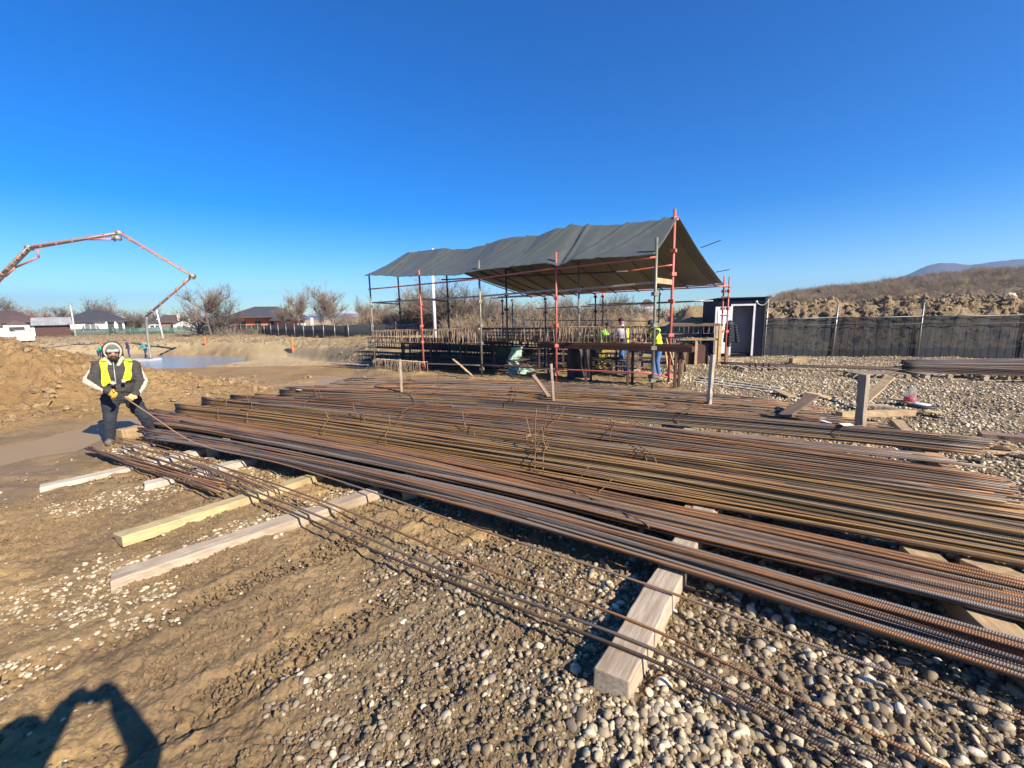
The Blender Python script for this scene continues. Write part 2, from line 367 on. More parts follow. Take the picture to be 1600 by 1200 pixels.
def earth_mat(name, c_dark, c_mid, c_light, c_sand, sc=1.0, bump=.8, use_attr=False):
    n = NT(name); co = n.tc.outputs['Object']
    f1 = n.noise(co, .9 * sc, 6, .65, .4); f2 = n.noise(co, 11 * sc, 8, .75); f3 = n.noise(co, 70 * sc, 6, .75)
    col = n.ramp(f1, [(.32, c_dark), (.48, c_mid), (.62, c_light), (.75, c_sand)])
    col2 = n.ramp(f2, [(.35, c_dark), (.55, c_mid), (.7, c_light)])
    col = n.mix(.5, col, col2)
    grit = n.ramp(f3, [(.56, (0, 0, 0)), (.7, (1, 1, 1))])
    col = n.mix(n.math('MULTIPLY', grit, .35), col, c_sand)
    vor = n.n('TexVoronoi'); vor.inputs['Scale'].default_value = 38 * sc; n.l(co, vor.inputs['Vector'])
    h = n.math('ADD', n.math('MULTIPLY', f2, .7), n.math('MULTIPLY', f3, .5))
    h = n.math('SUBTRACT', h, n.math('MULTIPLY', vor.outputs['Distance'], .35))
    rough = n.math('MULTIPLY_ADD', f2, .3, .68)
    if use_attr:
        fp = n.noise(co, .55, 5, .6, .3); col = n.mix(n.math('MULTIPLY', n.ramp(fp, [(.48, (0, 0, 0)), (.62, (1, 1, 1))]), .7), col, n.mix(f2, (.47, .31, .125), (.36, .235, .09)))
        wet = n.n('Attribute', attribute_name='wet').outputs['Fac']; dry = n.n('Attribute', attribute_name='dry').outputs['Fac']; gra = n.n('Attribute', attribute_name='gravel').outputs['Fac']
        wn = n.math('MULTIPLY', wet, n.ramp(f1, [(.38, (.55, .55, .55)), (.6, (1, 1, 1))]))
        col = n.mix(wn, col, n.mix(f2, (.15, .10, .052), (.24, .162, .08)))
        rough = n.math('SUBTRACT', rough, n.math('MULTIPLY', wn, .32)); rough = n.math('MAXIMUM', rough, .4)
        col = n.mix(dry, col, n.ramp(f2, [(.35, (.33, .24, .12)), (.6, (.50, .38, .2))]))
        col = n.mix(gra, col, n.ramp(f3, [(.35, (.10, .068, .033)), (.65, (.27, .195, .105))]))
        st = n.math('MULTIPLY_ADD', wn, -.75, 1.0); bn = n.n('Bump'); bn.inputs['Distance'].default_value = .02
        n.l(n.math('MULTIPLY', st, bump), bn.inputs['Strength']); n.l(h, bn.inputs['Height']); nb = bn.outputs[0]
    else: nb = n.bump(h, bump, .05 / sc)
    return n.set(col, rough, 0, nb, Specular_IOR_Level=.35)
M['ground'] = earth_mat('ground_mud', (.11, .072, .036), (.235, .156, .074), (.32, .218, .105), (.42, .295, .155), 1.0, .9, True)
M['mound'] = earth_mat('mound_soil', (.18, .105, .042), (.34, .21, .085), (.43, .28, .12), (.52, .36, .17), .7, 1.0)
M['berm'] = earth_mat('berm_soil', (.13, .088, .05), (.27, .19, .10), (.42, .30, .155), (.5, .37, .2), .5, 1.0)
M['hill'] = earth_mat('hill_scrub', (.13, .09, .055), (.21, .15, .085), (.30, .215, .12), (.40, .29, .155), .12, 1.0)
M['clod'] = plain('clod', (.37, .25, .125), (.18, .12, .06), 1.5, .95, 0, .7, .03, var=.25)
M['clod_dark'] = plain('clod_dark', (.33, .235, .125), (.22, .155, .085), 12, .95, 0, .7, .03, var=.25)
n = NT('pebble'); co = n.tc.outputs['Object']; ac = n.n('Attribute', attribute_type='INSTANCER', attribute_name='tint').outputs['Fac']
col = n.ramp(ac, [(0, (.07, .055, .038)), (.2, (.15, .11, .065)), (.4, (.23, .18, .115)), (.6, (.36, .29, .18)), (.8, (.52, .43, .27)), (1, (.70, .6, .42))])
f = n.noise(co, 3.5, 5, .7); sz_ = n.n('SeparateXYZ'); n.l(co, sz_.inputs[0]); mf = n.math('SUBTRACT', n.math('MULTIPLY', f, 1.2), n.math('MULTIPLY', sz_.outputs[2], 1.1)); col = n.mix(n.math('MULTIPLY', n.ramp(mf, [(.25, (0, 0, 0)), (.6, (1, 1, 1))]), .75), col, (.23, .165, .095))
M['pebble'] = n.set(col, .7, 0, n.bump(n.noise(co, 9, 4), .25, .08), Specular_IOR_Level=.4)
def stone_mat(nm, c):
    n = NT(nm); co = n.tc.outputs['Object']; f = n.noise(co, 3.5, 5, .7)
    col = n.mix(n.math('MULTIPLY', n.ramp(f, [(.45, (0, 0, 0)), (.65, (1, 1, 1))]), .35), c, (.24, .18, .115))
    return n.set(col, .68, 0, n.bump(n.noise(co, 9, 4), .25, .08), Specular_IOR_Level=.4)
STONE_M = [stone_mat('stone_%d' % i, c) for i, c in enumerate([(.13, .105, .08), (.24, .2, .145), (.33, .28, .21), (.43, .36, .25), (.62, .54, .4), (.27, .19, .11)])]
n = NT('pond_water'); co = n.tc.outputs['Object']
M['water'] = n.set((.20, .25, .30), .12, 0, n.bump(n.noise(n.map(co, (1, 2.5, 1)), 5, 4), .5, .05), IOR=1.33, Specular_IOR_Level=.8)
n = NT('mud_water'); co = n.tc.outputs['Object']
M['puddle'] = n.set(n.mix(n.noise(co, 1.2, 4), (.33, .23, .115), (.25, .17, .085)), .5, 0, n.bump(n.noise(co, 3, 3), .1, .02), Specular_IOR_Level=.35)
# ------------------------------------------------------------------ terrain
A_T = np.array([-1.5, -1.1, -.735, -.515, -.38, -.3, -.2]); YB = np.array([56, 55, 52, 44.5, 34, 30, 28.]); YT = np.array([78, 75, 71, 55, 47, 42, 38.])
POND = [tuple(at(x, y, -2.1)[:2]) for x, y in [(60, 566), (150, 560), (215, 558), (225, 556), (260, 554.5), (330, 554.5), (388, 557.5), (382, 566), (330, 573), (295, 583), (245, 585), (215, 578), (150, 590), (60, 600)]]
PUD1 = wpoly([(0, 699), (70, 683), (150, 660), (215, 640), (275, 634), (262, 645), (245, 655), (205, 672), (150, 690), (120, 704), (60, 712), (0, 726), (-120, 750), (-120, 716)])
PUD2 = wpoly([(48, 735), (80, 724), (130, 722), (150, 730), (120, 742), (70, 747)])
PUD3 = wpoly([(330, 610), (400, 600), (470, 594), (540, 590), (560, 596), (480, 603), (420, 610), (370, 616)])
WETP = wpoly([(-100, 700), (0, 685), (160, 655), (300, 628), (420, 603), (580, 590), (560, 602), (430, 618), (280, 650), (180, 700), (140, 712), (160, 735), (100, 765), (20, 790), (-60, 800), (-200, 780)])
GRAV_NEAR = wpoly([(590, 860), (760, 850), (1000, 905), (1060, 830), (1250, 760), (1700, 940), (1900, 1500), (300, 1700), (430, 1240), (480, 1060), (560, 960)])
GRAV_YARD = wpoly([(1000, 581), (1130, 560), (1300, 553), (1500, 553), (1900, 553), (2600, 900), (1800, 900), (1400, 780), (1250, 690), (1130, 625), (1050, 598)])
def terrain(x, y, detail=True):
    a = x / np.maximum(y, .5); r = np.hypot(x, y)
    Mk = sm((-.30 - a) / .14)
    yb = np.interp(a, A_T, YB); yt = np.interp(a, A_T, YT)
    down = sm((y - 13) / 13.); up = .72 * sm((y - yb) / (yt - yb) / .22) + .28 * sm((y - yb) / (yt - yb))
    z = Mk * (-2.0 * down * (1 - up) - .3 * up)
    if detail:
        bank = Mk * up * (1 - up) * 4
        z = z + Mk * down * .25 * fbm(x * .25, y * .25, 4) * (.35 + bank)
        d = polydist(x, y, POND)
        z = np.where((y > 20) & (a < -.2) & (y < 70) & (d < 0), np.maximum(z, -2.02 + .1 * np.minimum(-d, 1)), z)
        z = np.where(y > 20, z - .45 * sm((d + .3) / 1.2) * (z < -.8), z)
        pud = np.maximum(sm(polydist(x, y, PUD1) / .25 + .5), sm(polydist(x, y, PUD3) / .3 + .5))
        wet = sm(polydist(x, y, WETP) / .6 + .5)
        lump = fbm(x * 1.3, y * 1.3, 3) * .035 + fbm(x * 7, y * 7, 5, .62) * .022
        lump = lump + np.abs(fbm(x * 3, y * 3 + 40, 3)) * .03
        lump = lump + (.012 * np.abs(fbm(x * 15, y * 15, 3, .6)) + .005 * fbm(x * 42, y * 42, 2)) * (r < 10)
        lump *= (1 - .55 * wet)
        ru = x * .87 + y * .5; rv = -x * .5 + y * .87; lump = lump + .022 * np.abs(fbm(ru * .55 + 3, rv * 4.5, 3)) * (1 - .6 * wet) * (r < 14)
        big = fbm(x * .35 + 9, y * .35, 3) * .09 * sm((r - 8) / 6) * (y < 90)
        z = z + lump * (1 - pud) + big * (1 - pud) * (1 - .8 * wet) - .035 * pud
        # trampled mud ridges between the man and the pit
        rd = sm((r - 10) / 3) * sm((-.25 - a) / .2) * (1 - sm((y - 34) / 10))
        z = z + rd * (1 - wet) * np.maximum(fbm(x * .8, y * .8 + 5, 5), 0) * .2
        # rolling grass land beyond the houses
        z = z + sm((y - 85) / 300) * 1.0
    return z
NR, NA = 720, 960
rr = np.concatenate([np.exp(np.linspace(math.log(.9), math.log(9), 440)), np.exp(np.linspace(math.log(9.07), math.log(80), 220)), np.exp(np.linspace(math.log(82), math.log(3800), NR - 660))])
aa = np.radians(np.linspace(-68, 68, NA))
Rg, Ag = np.meshgrid(rr, aa, indexing='ij'); X = Rg * np.sin(Ag); Y = Rg * np.cos(Ag)
Z = terrain(X, Y)
rk = np.random.default_rng(12)
for i in range(70):
    fx_, fy_ = rk.uniform(-5.5, -.2), rk.uniform(1.4, 7.5); th_ = rk.uniform(0, 6.28); kk = (np.abs(X - fx_) < .3) & (np.abs(Y - fy_) < .3); dx_, dy_ = X[kk] - fx_, Y[kk] - fy_
    u_ = dx_ * math.cos(th_) + dy_ * math.sin(th_); v_ = -dx_ * math.sin(th_) + dy_ * math.cos(th_); d_ = np.sqrt((u_ / .145)**2 + (v_ / (.052 + .012 * np.sin(u_ * 18)))**2)
    Z[kk] += -.020 * sm((1.05 - d_) / .25) + .010 * np.exp(-((d_ - 1.2) / .16)**2) + .004 * np.sin(u_ * 210) * (d_ < .9)
for (ax_, ay_, bx_, by_) in ((-3.6, 1.3, -.6, 4.4), (-2.9, .7, .3, 3.9), (-7.5, 5.2, -1.5, 5.0)):
    L_r = math.hypot(bx_ - ax_, by_ - ay_); ux, uy = (bx_ - ax_) / L_r, (by_ - ay_) / L_r; sr = (X - ax_) * ux + (Y - ay_) * uy; dr2 = -(X - ax_) * uy + (Y - ay_) * ux + .08 * np.sin(sr * .8)
    wgt = sm(sr / .5) * sm((L_r - sr) / .8); Z += wgt * (-.022 * np.exp(-(dr2 / .13)**4) + .014 * np.exp(-((np.abs(dr2) - .19) / .05)**2) + .006 * np.sin((sr + np.abs(dr2) * .7) * 70) * (np.abs(dr2) < .12))
wet = sm(polydist(X, Y, WETP) / .6 + .15 + fbm(X * 1.3, Y * 1.3, 4) * 1.6) * .8
dry = sm((Y - 24) / 20) * .9 * (1 - sm((polydist(X, Y, POND) + 2) / 3)); grav = np.maximum(sm(polydist(X, Y, GRAV_NEAR) / .5 + .3 + fbm(X * 3, Y * 3, 3) * .6), sm(polydist(X, Y, GRAV_YARD) / 1 + .5 + fbm(X, Y, 3) * .5))
grid_obj('ground', np.stack([X, Y, Z], -1).reshape(-1, 3), NR, NA, M['ground'], attrs=dict(wet=wet, dry=dry, gravel=grav))
# ground behind the photographer
rb = np.exp(np.linspace(math.log(.9), math.log(3800), 60)); ab = np.radians(np.linspace(68, 292, 90))
Rb, Ab = np.meshgrid(rb, ab, indexing='ij'); Xb = Rb * np.sin(Ab); Yb = Rb * np.cos(Ab)
grid_obj('ground', np.stack([Xb, Yb, np.where(Rb < 30, terrain(Xb, Yb, False) * 0 , 0)], -1).reshape(-1, 3), 60, 90, M['ground'], attrs=dict(wet=Xb * 0, dry=Xb * 0, gravel=Xb * 0))
Rc, Ac = np.meshgrid(np.linspace(0.01, 1.0, 12), np.radians(np.linspace(0, 360, 60)), indexing='ij')
grid_obj('ground', np.stack([Rc * np.sin(Ac), Rc * np.cos(Ac), Rc * 0 - .006], -1).reshape(-1, 3), 12, 60, M['ground'], attrs=dict(wet=Rc * 0, dry=Rc * 0, gravel=Rc * 0))
GROUND = bpy.data.objects['ground']
def tz(x, y): return float(terrain(np.array([x], float), np.array([y], float))[0])
def sheet(name, poly, z, mat):
    me = bpy.data.meshes.new(name); me.from_pydata([(x, y, z) for x, y in poly], [], [list(range(len(poly)))]); me.materials.append(mat)
    o = bpy.data.objects.new(name, me); COL.objects.link(o); o['kind'] = 'structure'; return o
def grow(poly, d):
    c = np.mean(np.array(poly), 0); return [tuple(np.array(p) + (np.array(p) - c) / (np.linalg.norm(np.array(p) - c) + 1e-9) * d) for p in poly]
sheet('water', grow(POND, 1.5), -2.1, M['water'])
sheet('puddle', grow(PUD1, .15), -.018, M['puddle']); sheet('puddle', grow(PUD2, .1), -.004, M['puddle']); sheet('puddle', grow(PUD3, .2), -.012, M['puddle'])

# dirt mound on the left edge
def mound_h(x, y):
    def g(cx, cy, sx, sy, h): return h * np.exp(-((x - cx) / sx)**2 - ((y - cy) / sy)**2)
    h = g(-13.4, 10.4, 3.3, 2.5, 1.5) + g(-10.9, 9.9, 1.0, 1.5, .38) + g(-8.8, 10.4, 1.8, 1.2, .15) + g(-9.6, 12.4, 2.4, 1.2, .22) + g(-20, 11.5, 4.5, 3.2, 1.6) + g(-6.9, 11.6, 1.3, .8, .08)
    lump = fbm(x * 1.1, y * 1.1, 5, .6) * .26 + np.abs(fbm(x * 2.6 + 3, y * 2.6, 4, .6)) * .22 + fbm(x * 8, y * 8, 3) * .05
    return h + lump * sm(h / .5) - .10
gx = np.linspace(-26, -4.5, 420); gy = np.linspace(5.5, 19, 270); GX, GY = np.meshgrid(gx, gy, indexing='ij')
grid_obj('dirt_mound', np.stack([GX, GY, mound_h(GX, GY)], -1).reshape(-1, 3), 420, 270, M['mound'])

# soil berm behind the right fence, and the hillside above it
FEN = [at(1191, 557), at(1300, 557), at(1433, 559), at(1597, 560)]
FEN = [np.array(p[:2]) for p in FEN]; dd = FEN[3] - FEN[2]; FEN += [FEN[3] + dd, FEN[3] + 2 * dd, FEN[3] + 3 * dd]
HA = np.array([.2, .3, .41, .55, .735, .88, 1.03, 1.18, 1.4, 1.9]); SKY = np.array([2.6, 2.8, 3.3, 4.2, 5.9, 7.6, 9.0, 10.2, 12, 14])
def berm_h(x, y):
    a = x / y
    fy = np.interp(x, [p[0] for p in FEN], [p[1] for p in FEN])
    d = y - fy - .35
    crest = 1.95 + .25 * fbm(x * .35, y * .35, 3) + .15 * np.sin(x * .9)
    left = sm((x - 9.5) / 2.5)
    h = crest * sm(d / 2.8)
    t = np.clip((y - fy - 6) / 80., 0, 1)
    rise = (np.interp(a, HA, SKY) - 1.95) * (t ** 1.35)
    lump = fbm(x * .8, y * .8, 5, .6) * .5 * sm(d / 2) * (1 - .6 * sm(d / 30)) + np.abs(fbm(x * 2.5, y * 2.5, 3)) * .22 * sm(d / 1) * (1 - sm(d / 20))
    lump = lump + fbm(x * .12, y * .12, 3) * .9 * sm(d / 25)
    return (h + np.maximum(rise, 0) + lump) * left - .12 * (1 - sm(d / .6)) - .3 * (1 - left)
U = np.concatenate([np.linspace(0, 9, 130), np.linspace(9.3, 120, 130)]); Wd = np.linspace(8.2, 34, 420)
# follow the view fan so the hill spreads out with distance
UU, WW = np.meshgrid(U, Wd, indexing='ij'); fyb = np.interp(WW, [p[0] for p in FEN], [p[1] for p in FEN])
BY = fyb + UU + .05; BX = WW * (BY / fyb)
HH = berm_h(BX, BY)
grid_obj('soil_berm', np.stack([BX, BY, HH], -1)[:130].reshape(-1, 3), 130, 420, M['berm'])
grid_obj('hillside', np.stack([BX, BY, HH], -1)[129:].reshape(-1, 3), 131, 420, M['hill'])
# earth pile glimpsed left of the cabin
def pile_h(x, y):
    c = atY(1092, 500, 24); h = 2.2 * np.exp(-((x - c[0]) / 1.6)**2 - ((y - 24) / 1.4)**2) + 1.9 * np.exp(-((x - c[0] + 2.4) / 3)**2 - ((y - 27) / 2)**2)
    return h + (fbm(x * 1.2, y * 1.2, 4) * .3 + .1 * np.abs(fbm(x * 4, y * 4, 2))) * sm(h / .5) - .12
px_, py_ = np.meshgrid(np.linspace(2, 18, 150), np.linspace(20, 32, 110), indexing='ij')
grid_obj('dirt_mound', np.stack([px_, py_, pile_h(px_, py_)], -1).reshape(-1, 3), 150, 110, M['berm'])

# mountains
def ridge(name, pts, dist, depth, mat, rough=.04):
    xs = np.linspace(pts[0][0], pts[-1][0], 160); ys = np.interp(xs, [p[0] for p in pts], [p[1] for p in pts])
    V = []; nk = 14
    for k in range(nk):
        t = k / (nk - 1)                              # 0 at the foot, .6 crest, 1 behind
        prof = math.sin(min(t / .62, 1) * math.pi / 2) if t < .62 else 1 - .8 * (t - .62) / .38
        D = dist + (t - .62) * depth
        for x_, y_ in zip(xs, ys):
            p = atY(x_, y_, dist); q = p[:2] * (D / dist)
            zc = p[2] * prof + rough * p[2] * float(fbm(np.array(x_ * .05 + t * 3), np.array(t * 6 + x_ * .03), 4)) * (1.3 - prof)
            V.append((q[0], q[1], zc - 6 * (1 - min(t * 3, 1))))
    return grid_obj(name, V, nk, 160, mat)
M['forest_hill'] = earth_mat('forest_hill', (.05, .045, .04), (.075, .06, .05), (.09, .075, .06), (.11, .09, .07), .004, .6)
nmt = NT('snow_hill'); co = nmt.tc.outputs['Object']; sz = nmt.n('SeparateXYZ'); nmt.l(co, sz.inputs[0])
hh = nmt.math('ADD', sz.outputs[2], nmt.math('MULTIPLY', nmt.noise(co, .012, 5), 55)); M['snow_hill'] = nmt.set(nmt.ramp(nmt.math('MULTIPLY', hh, .01), [(.40, (.10, .11, .13)), (.48, (.8, .8, .8))]), .9)
ridge('mountain', [(1290, 474), (1340, 455), (1375, 443), (1420, 429), (1450, 415), (1468, 411.5), (1490, 412), (1515, 415), (1545, 411), (1600, 405), (1660, 400), (1760, 394), (1900, 416), (2100, 436)], 1150, 500, M['forest_hill'])
ridge('mountain', [(120, 503), (200, 499), (250, 494), (300, 491), (360, 492), (420, 490), (470, 492), (520, 488), (560, 485.5), (590, 486), (620, 489), (680, 492), (760, 490), (860, 488), (960, 487), (1040, 486), (1100, 486)], 1500, 500, M['snow_hill'])
# ------------------------------------------------------------------ rebar bundles
def fit_line(ctrl, z, total):
    P = np.array([at(x, y, z)[:2] for x, y in ctrl]); L = np.concatenate([[0], np.cumsum(np.linalg.norm(np.diff(P, axis=0), axis=1))])
    deg = min(2, len(ctrl) - 1); cx = np.polyfit(L, P[:, 0], deg, w=[3] + [1] * (len(ctrl) - 1)); cy = np.polyfit(L, P[:, 1], deg, w=[3] + [1] * (len(ctrl) - 1))
    Lm = L[-1]
    def f(s):
        s = np.asarray(s, float); se = np.minimum(s, Lm); ex = s - se
        x = np.polyval(cx, se); y = np.polyval(cy, se)
        dx = np.polyval(np.polyder(cx), Lm); dy = np.polyval(np.polyder(cy), Lm); q = math.hypot(dx, dy)
        return np.stack([x + ex * dx / q, y + ex * dy / q], -1)
    return f
BUND = []
def bundle(label, back, front, zmid, d, layers, base, mats, length=12.0, nmax=80, jit=.05, ties=(), tags=(), wander=.10, fan=0.0, gap=1.0, rtop=None):
    fb, ff = fit_line(back, rtop or zmid, length), fit_line(front, (base + .03) if rtop else zmid, length)
    s_mid = length * .4; wid = np.linalg.norm(fb(s_mid) - ff(s_mid))
    cols = max(3, int(wid / (d * gap)))
    t = thing('rebar_bundle', label, 'rebar bundle', (*((fb(length / 2) + ff(length / 2)) / 2), 0), group='bundles of rebar lying on timbers')
    count = 0; slots = []
    if rtop:
        layers = 0; A_, F_ = fb(s_mid), ff(s_mid); ha = max(np.linalg.norm(A_ - F_), .12); arc = math.pi * (ha + rtop - base) / 2
        for sh in (1.0, .82):
            na = int(arc * sh / (d * .88)); slots += [((i + .5 + random.uniform(-.6, .6)) / na, sh) for i in range(na)]
        for (q0, sh) in slots:
            s = np.linspace(random.uniform(-jit, jit), length + random.uniform(-jit, jit), 34); sd = random.random() * 99
            q = (q0 + 1.1 * wander * fbm(s * .16 + sd, s * 0 + sd * 1.7, 2)) * math.pi * 1.02; A, B = fb(s), ff(s); v = B - A; L_ = np.maximum(np.linalg.norm(v, axis=1), .10); v = v / np.linalg.norm(v, axis=1)[:, None]
            bulge = 1 + .05 * np.sin(s * 1.1 + len(label)) ; rr_ = sh * (1 + random.uniform(-.10, .06) + .05 * fbm(s * .3 + sd, s * 0 + sd * 3, 2))
            p = A + v * (L_ * .84 * np.cos(q) * rr_ * bulge)[:, None]; z = base + (rtop - base) * np.maximum(np.sin(q), -.05) ** 1.0 * rr_ * bulge - d / 2 + .006 * fbm(s * .5 + sd, s * 0 + sd, 2)
            z = np.maximum(z, base + d / 2); mb = MB(); mb.tube(np.column_stack([p, z]), d / 2, 6); mb.build('rebar', M[random.choice(mats)], t)
        fa = fb; fb = lambda s, fa=fa, ff=ff: 2 * fa(s) - ff(s)
        top = rtop + .01; cols = 0
    for k in range(layers):
        ck = max(2, cols - k)
        if k and layers < 4: ck = max(2, int(cols * .95))
        
        for i in range(ck):
            if k == 0 or layers > 3 or random.random() < (.7 if k == 1 else .3): slots.append(((i + .5 + random.uniform(-.3, .3) * (k > 0) + (cols - ck) / 2) / cols, k))
    random.shuffle(slots); slots.sort(key=lambda q: -q[1])
    slots = slots[:nmax]
    for (u0, k) in slots:
        s0 = random.uniform(-jit, jit); n_ = 34 if d < .016 else 44
        s = np.linspace(s0, length + random.uniform(-jit, jit), n_); sd = random.random() * 99
        u = u0 + (1.3 if k == 0 else 2.2) * wander * fbm(s * .16 + sd, s * 0 + sd * 1.7, 2) + fan * (u0 - .5) * np.exp(-s / 1.2)
        u = np.clip(u, -.15, 1.15) * (.86 if d > .024 else 1) + (.10 if d > .024 else 0)
        A, B = fb(s), ff(s); p = A + (B - A) * u[:, None]
        z = base + d / 2 + k * d * .86 + random.uniform(0, .35) * d + 1.1 * d * fbm(s * .25 + sd, s * 0 + 5 + sd, 2) + .006 * np.sin(s * 1.3)
        mb = MB(); mb.tube(np.column_stack([p, z]), d / 2, 6)
        mb.build('rebar', M[random.choice(mats)], t); count += 1
    for _ in range(5 if rtop else 4):
        a_, b_ = random.uniform(.15, .85), random.uniform(.15, .85); s = np.linspace(random.uniform(.2, 2), length - random.uniform(0, .5), 34); q = a_ + (b_ - a_) * s / length + .05 * fbm(s * .3 + a_ * 50, s * 0, 2)
        A, B = (fb(s), ff(s)); A = 2 * A - B if False else A; p = A + (B - A) * q[:, None]
        zt_ = base + (rtop - base) * np.sqrt(np.maximum(1 - (2 * q - 1)**2, 0)) if rtop else base + (layers + .1) * d * .9 + 0 * s
        mb = MB(); mb.tube(np.column_stack([p, zt_ + d * .6 + .25 * d * np.sin(s * 1.7 + a_ * 9)]), d / 2, 6); mb.build('rebar', M[random.choice(mats)], t)
    if not rtop: top = base + layers * d * .86 + d * .3
    for (s, kind) in ties:
        A, B = fb(s), ff(s); c = (A + B) / 2; v = (B - A); hw = np.linalg.norm(v) / 2 + .012; v = v / (2 * hw)
        v = v / np.linalg.norm(v); hz = (top - base) / 2 + .012; cz = (top + base) / 2
        mb = MB(); an = np.linspace(0, 2 * math.pi, 21)
        ring = [(c[0] + v[0] * hw * math.copysign(abs(math.cos(q))**.6, math.cos(q)), c[1] + v[1] * hw * math.copysign(abs(math.cos(q))**.6, math.cos(q)), cz + hz * math.copysign(abs(math.sin(q))**.6, math.sin(q))) for q in an]
        mb.tube(ring, .005, 4)
        if kind >= 1:
            for _ in range(2 if kind < 3 else 3):
                o = np.array([c[0] + v[0] * random.uniform(-.6, .8) * hw, c[1] + v[1] * random.uniform(-.6, .8) * hw, top - .005])
                h = random.uniform(.1, .22) if kind == 1 else random.uniform(.22, .5)
                q = o + np.array([random.uniform(-.16, .16), random.uniform(-.12, .12), h]); m_ = (o + q) / 2 + RNG.normal(size=3) * .035
                tt = np.linspace(0, 1, 8)[:, None]; mb.tube(o * (1 - tt)**2 + 2 * m_ * tt * (1 - tt) + q * tt * tt, .0052, 4)
        if kind == 3:
            for _ in range(3):
                ph = random.random() * 6; tt = np.linspace(0, 5, 14); o = np.array([c[0], c[1], top + .06])
                mb.tube(np.stack([o[0] + .13 * np.cos(tt + ph), o[1] + .10 * np.sin(tt + ph) , o[2] + .07 * np.sin(tt * .8 + ph)], -1), .0048, 4)
        w_ = mb.build('tie_wire', M['wire'], t); w_['kind'] = 'thing'
    for (s, u) in tags:
        A, B = fb(s), ff(s); c = A + (B - A) * u
        mb = MB(); Rz = np.array(Matrix.Rotation(random.uniform(0, 3), 3, 'Z') @ Matrix.Rotation(.15, 3, 'X'))
        mb.box((c[0], c[1], top + .018), (.15, .08, .004), Rz); mb.build('paper_tag', M['tie_white'], t)
    BUND.append((fb, ff, base)); return t
R_, O_, G_, L_ = 'rebar_rust', 'rebar_orange', 'rebar_grey', 'rebar_olive'
bundle('nearest bundle of thick ribbed rebar, rusty brown, crossing the big timber lowest in the stack', [(235, 671), (700, 757), (1000, 834), (1600, 1002)], [(235, 684), (700, 787), (1000, 873), (1600, 1059)], .19, .025, 2, .17, [R_, R_, G_, O_, R_], nmax=60, gap=1.12, jit=.35, wander=.16, fan=.5)
bundle('second bundle of thick ribbed rebar from the front, held by one pale upright wire tie', [(235, 641), (700, 719), (1000, 779), (1600, 909)], [(235, 661), (700, 752), (1000, 822), (1600, 969)], .19, .026, 2, .17, [R_, O_, G_, R_], nmax=75, gap=1.12, jit=.3, ties=[(8.35, 1)], wander=.12, fan=.4)
bundle('fat round bundle of thin olive-brown rebar mid-stack, tied with wire loops', [(275, 630), (700, 683), (1000, 722), (1200, 752), (1600, 829)], [(275, 648), (700, 719), (1000, 766), (1200, 799), (1600, 889)], .26, .017, 7, .17, [L_, L_, L_, L_, O_, R_], rtop=.40, jit=.04, ties=[(1.3, 1), (2.1, 0), (3.9, 1), (5.1, 1), (7.3, 3), (7.4, 2)], wander=.06)
bundle('grey-brown bundle with wire loops near its right end, just behind the fat olive bundle', [(316, 620), (700, 664), (1150, 723), (1600, 779)], [(316, 633), (700, 684), (1150, 757), (1600, 829)], .26, .016, 5, .17, [R_, G_, O_, L_], rtop=.34, ties=[(1.6, 1), (4.5, 1), (6.6, 2), (8.9, 0), (9.0, 0)], wander=.1)
bundle('rusty orange bundle with twisted wire ends sticking up, fifth from the front', [(362, 617), (700, 641), (1150, 683), (1600, 757)], [(362, 626), (700, 661), (1150, 717), (1600, 778)], .25, .015, 4, .17, [O_, R_, R_, G_], rtop=.32, ties=[(2.2, 1), (4.6, 1), (7.3, 1), (8.2, 1)], wander=.12)
bundle('narrow row of thick dark rebar running past the grey bundle to the right edge', [(400, 613), (700, 633), (1150, 677), (1600, 719)], [(400, 619), (700, 641), (1150, 687), (1600, 731)], .24, .022, 2, .17, [R_, G_], nmax=14, ties=[(5.2, 1)], wander=.1)
bundle('neat grey bundle with squared right end and white paper tags', [(437, 609), (700, 619), (1150, 655), (1555, 684)], [(437, 617), (700, 631), (1150, 675), (1555, 708)], .26, .016, 6, .17, [G_, G_, R_, L_], length=11.9, rtop=.36, jit=.02, ties=[(.9, 0), (3.2, 1), (5.6, 2), (8.6, 1), (10.6, 0)], tags=[(.5, .3), (10.1, .2), (10.5, .6)], wander=.05)
bundle('loose flat spread of thin orange rebar behind the grey bundle, upright stakes among it', [(475, 603), (860, 603), (1150, 622), (1470, 648)], [(475, 609), (700, 618), (1150, 652), (1480, 672)], .2, .017, 2, .17, [O_, R_, G_, L_, R_], length=11.2, nmax=110, jit=.5, ties=[(3.6, 2), (5.4, 1)], wander=.2, gap=2.2)
bundle('rearmost loose bars nearest the scaffold, grey and rust in a thin flat layer', [(560, 590), (700, 588), (860, 599), (1160, 619), (1290, 628)], [(540, 600), (700, 602), (860, 608), (1150, 627), (1300, 638)], .2, .018, 2, .15, [G_, R_, G_, O_], length=10, nmax=60, jit=.6, ties=[(1.6, 3)], wander=.25, gap=2.2)

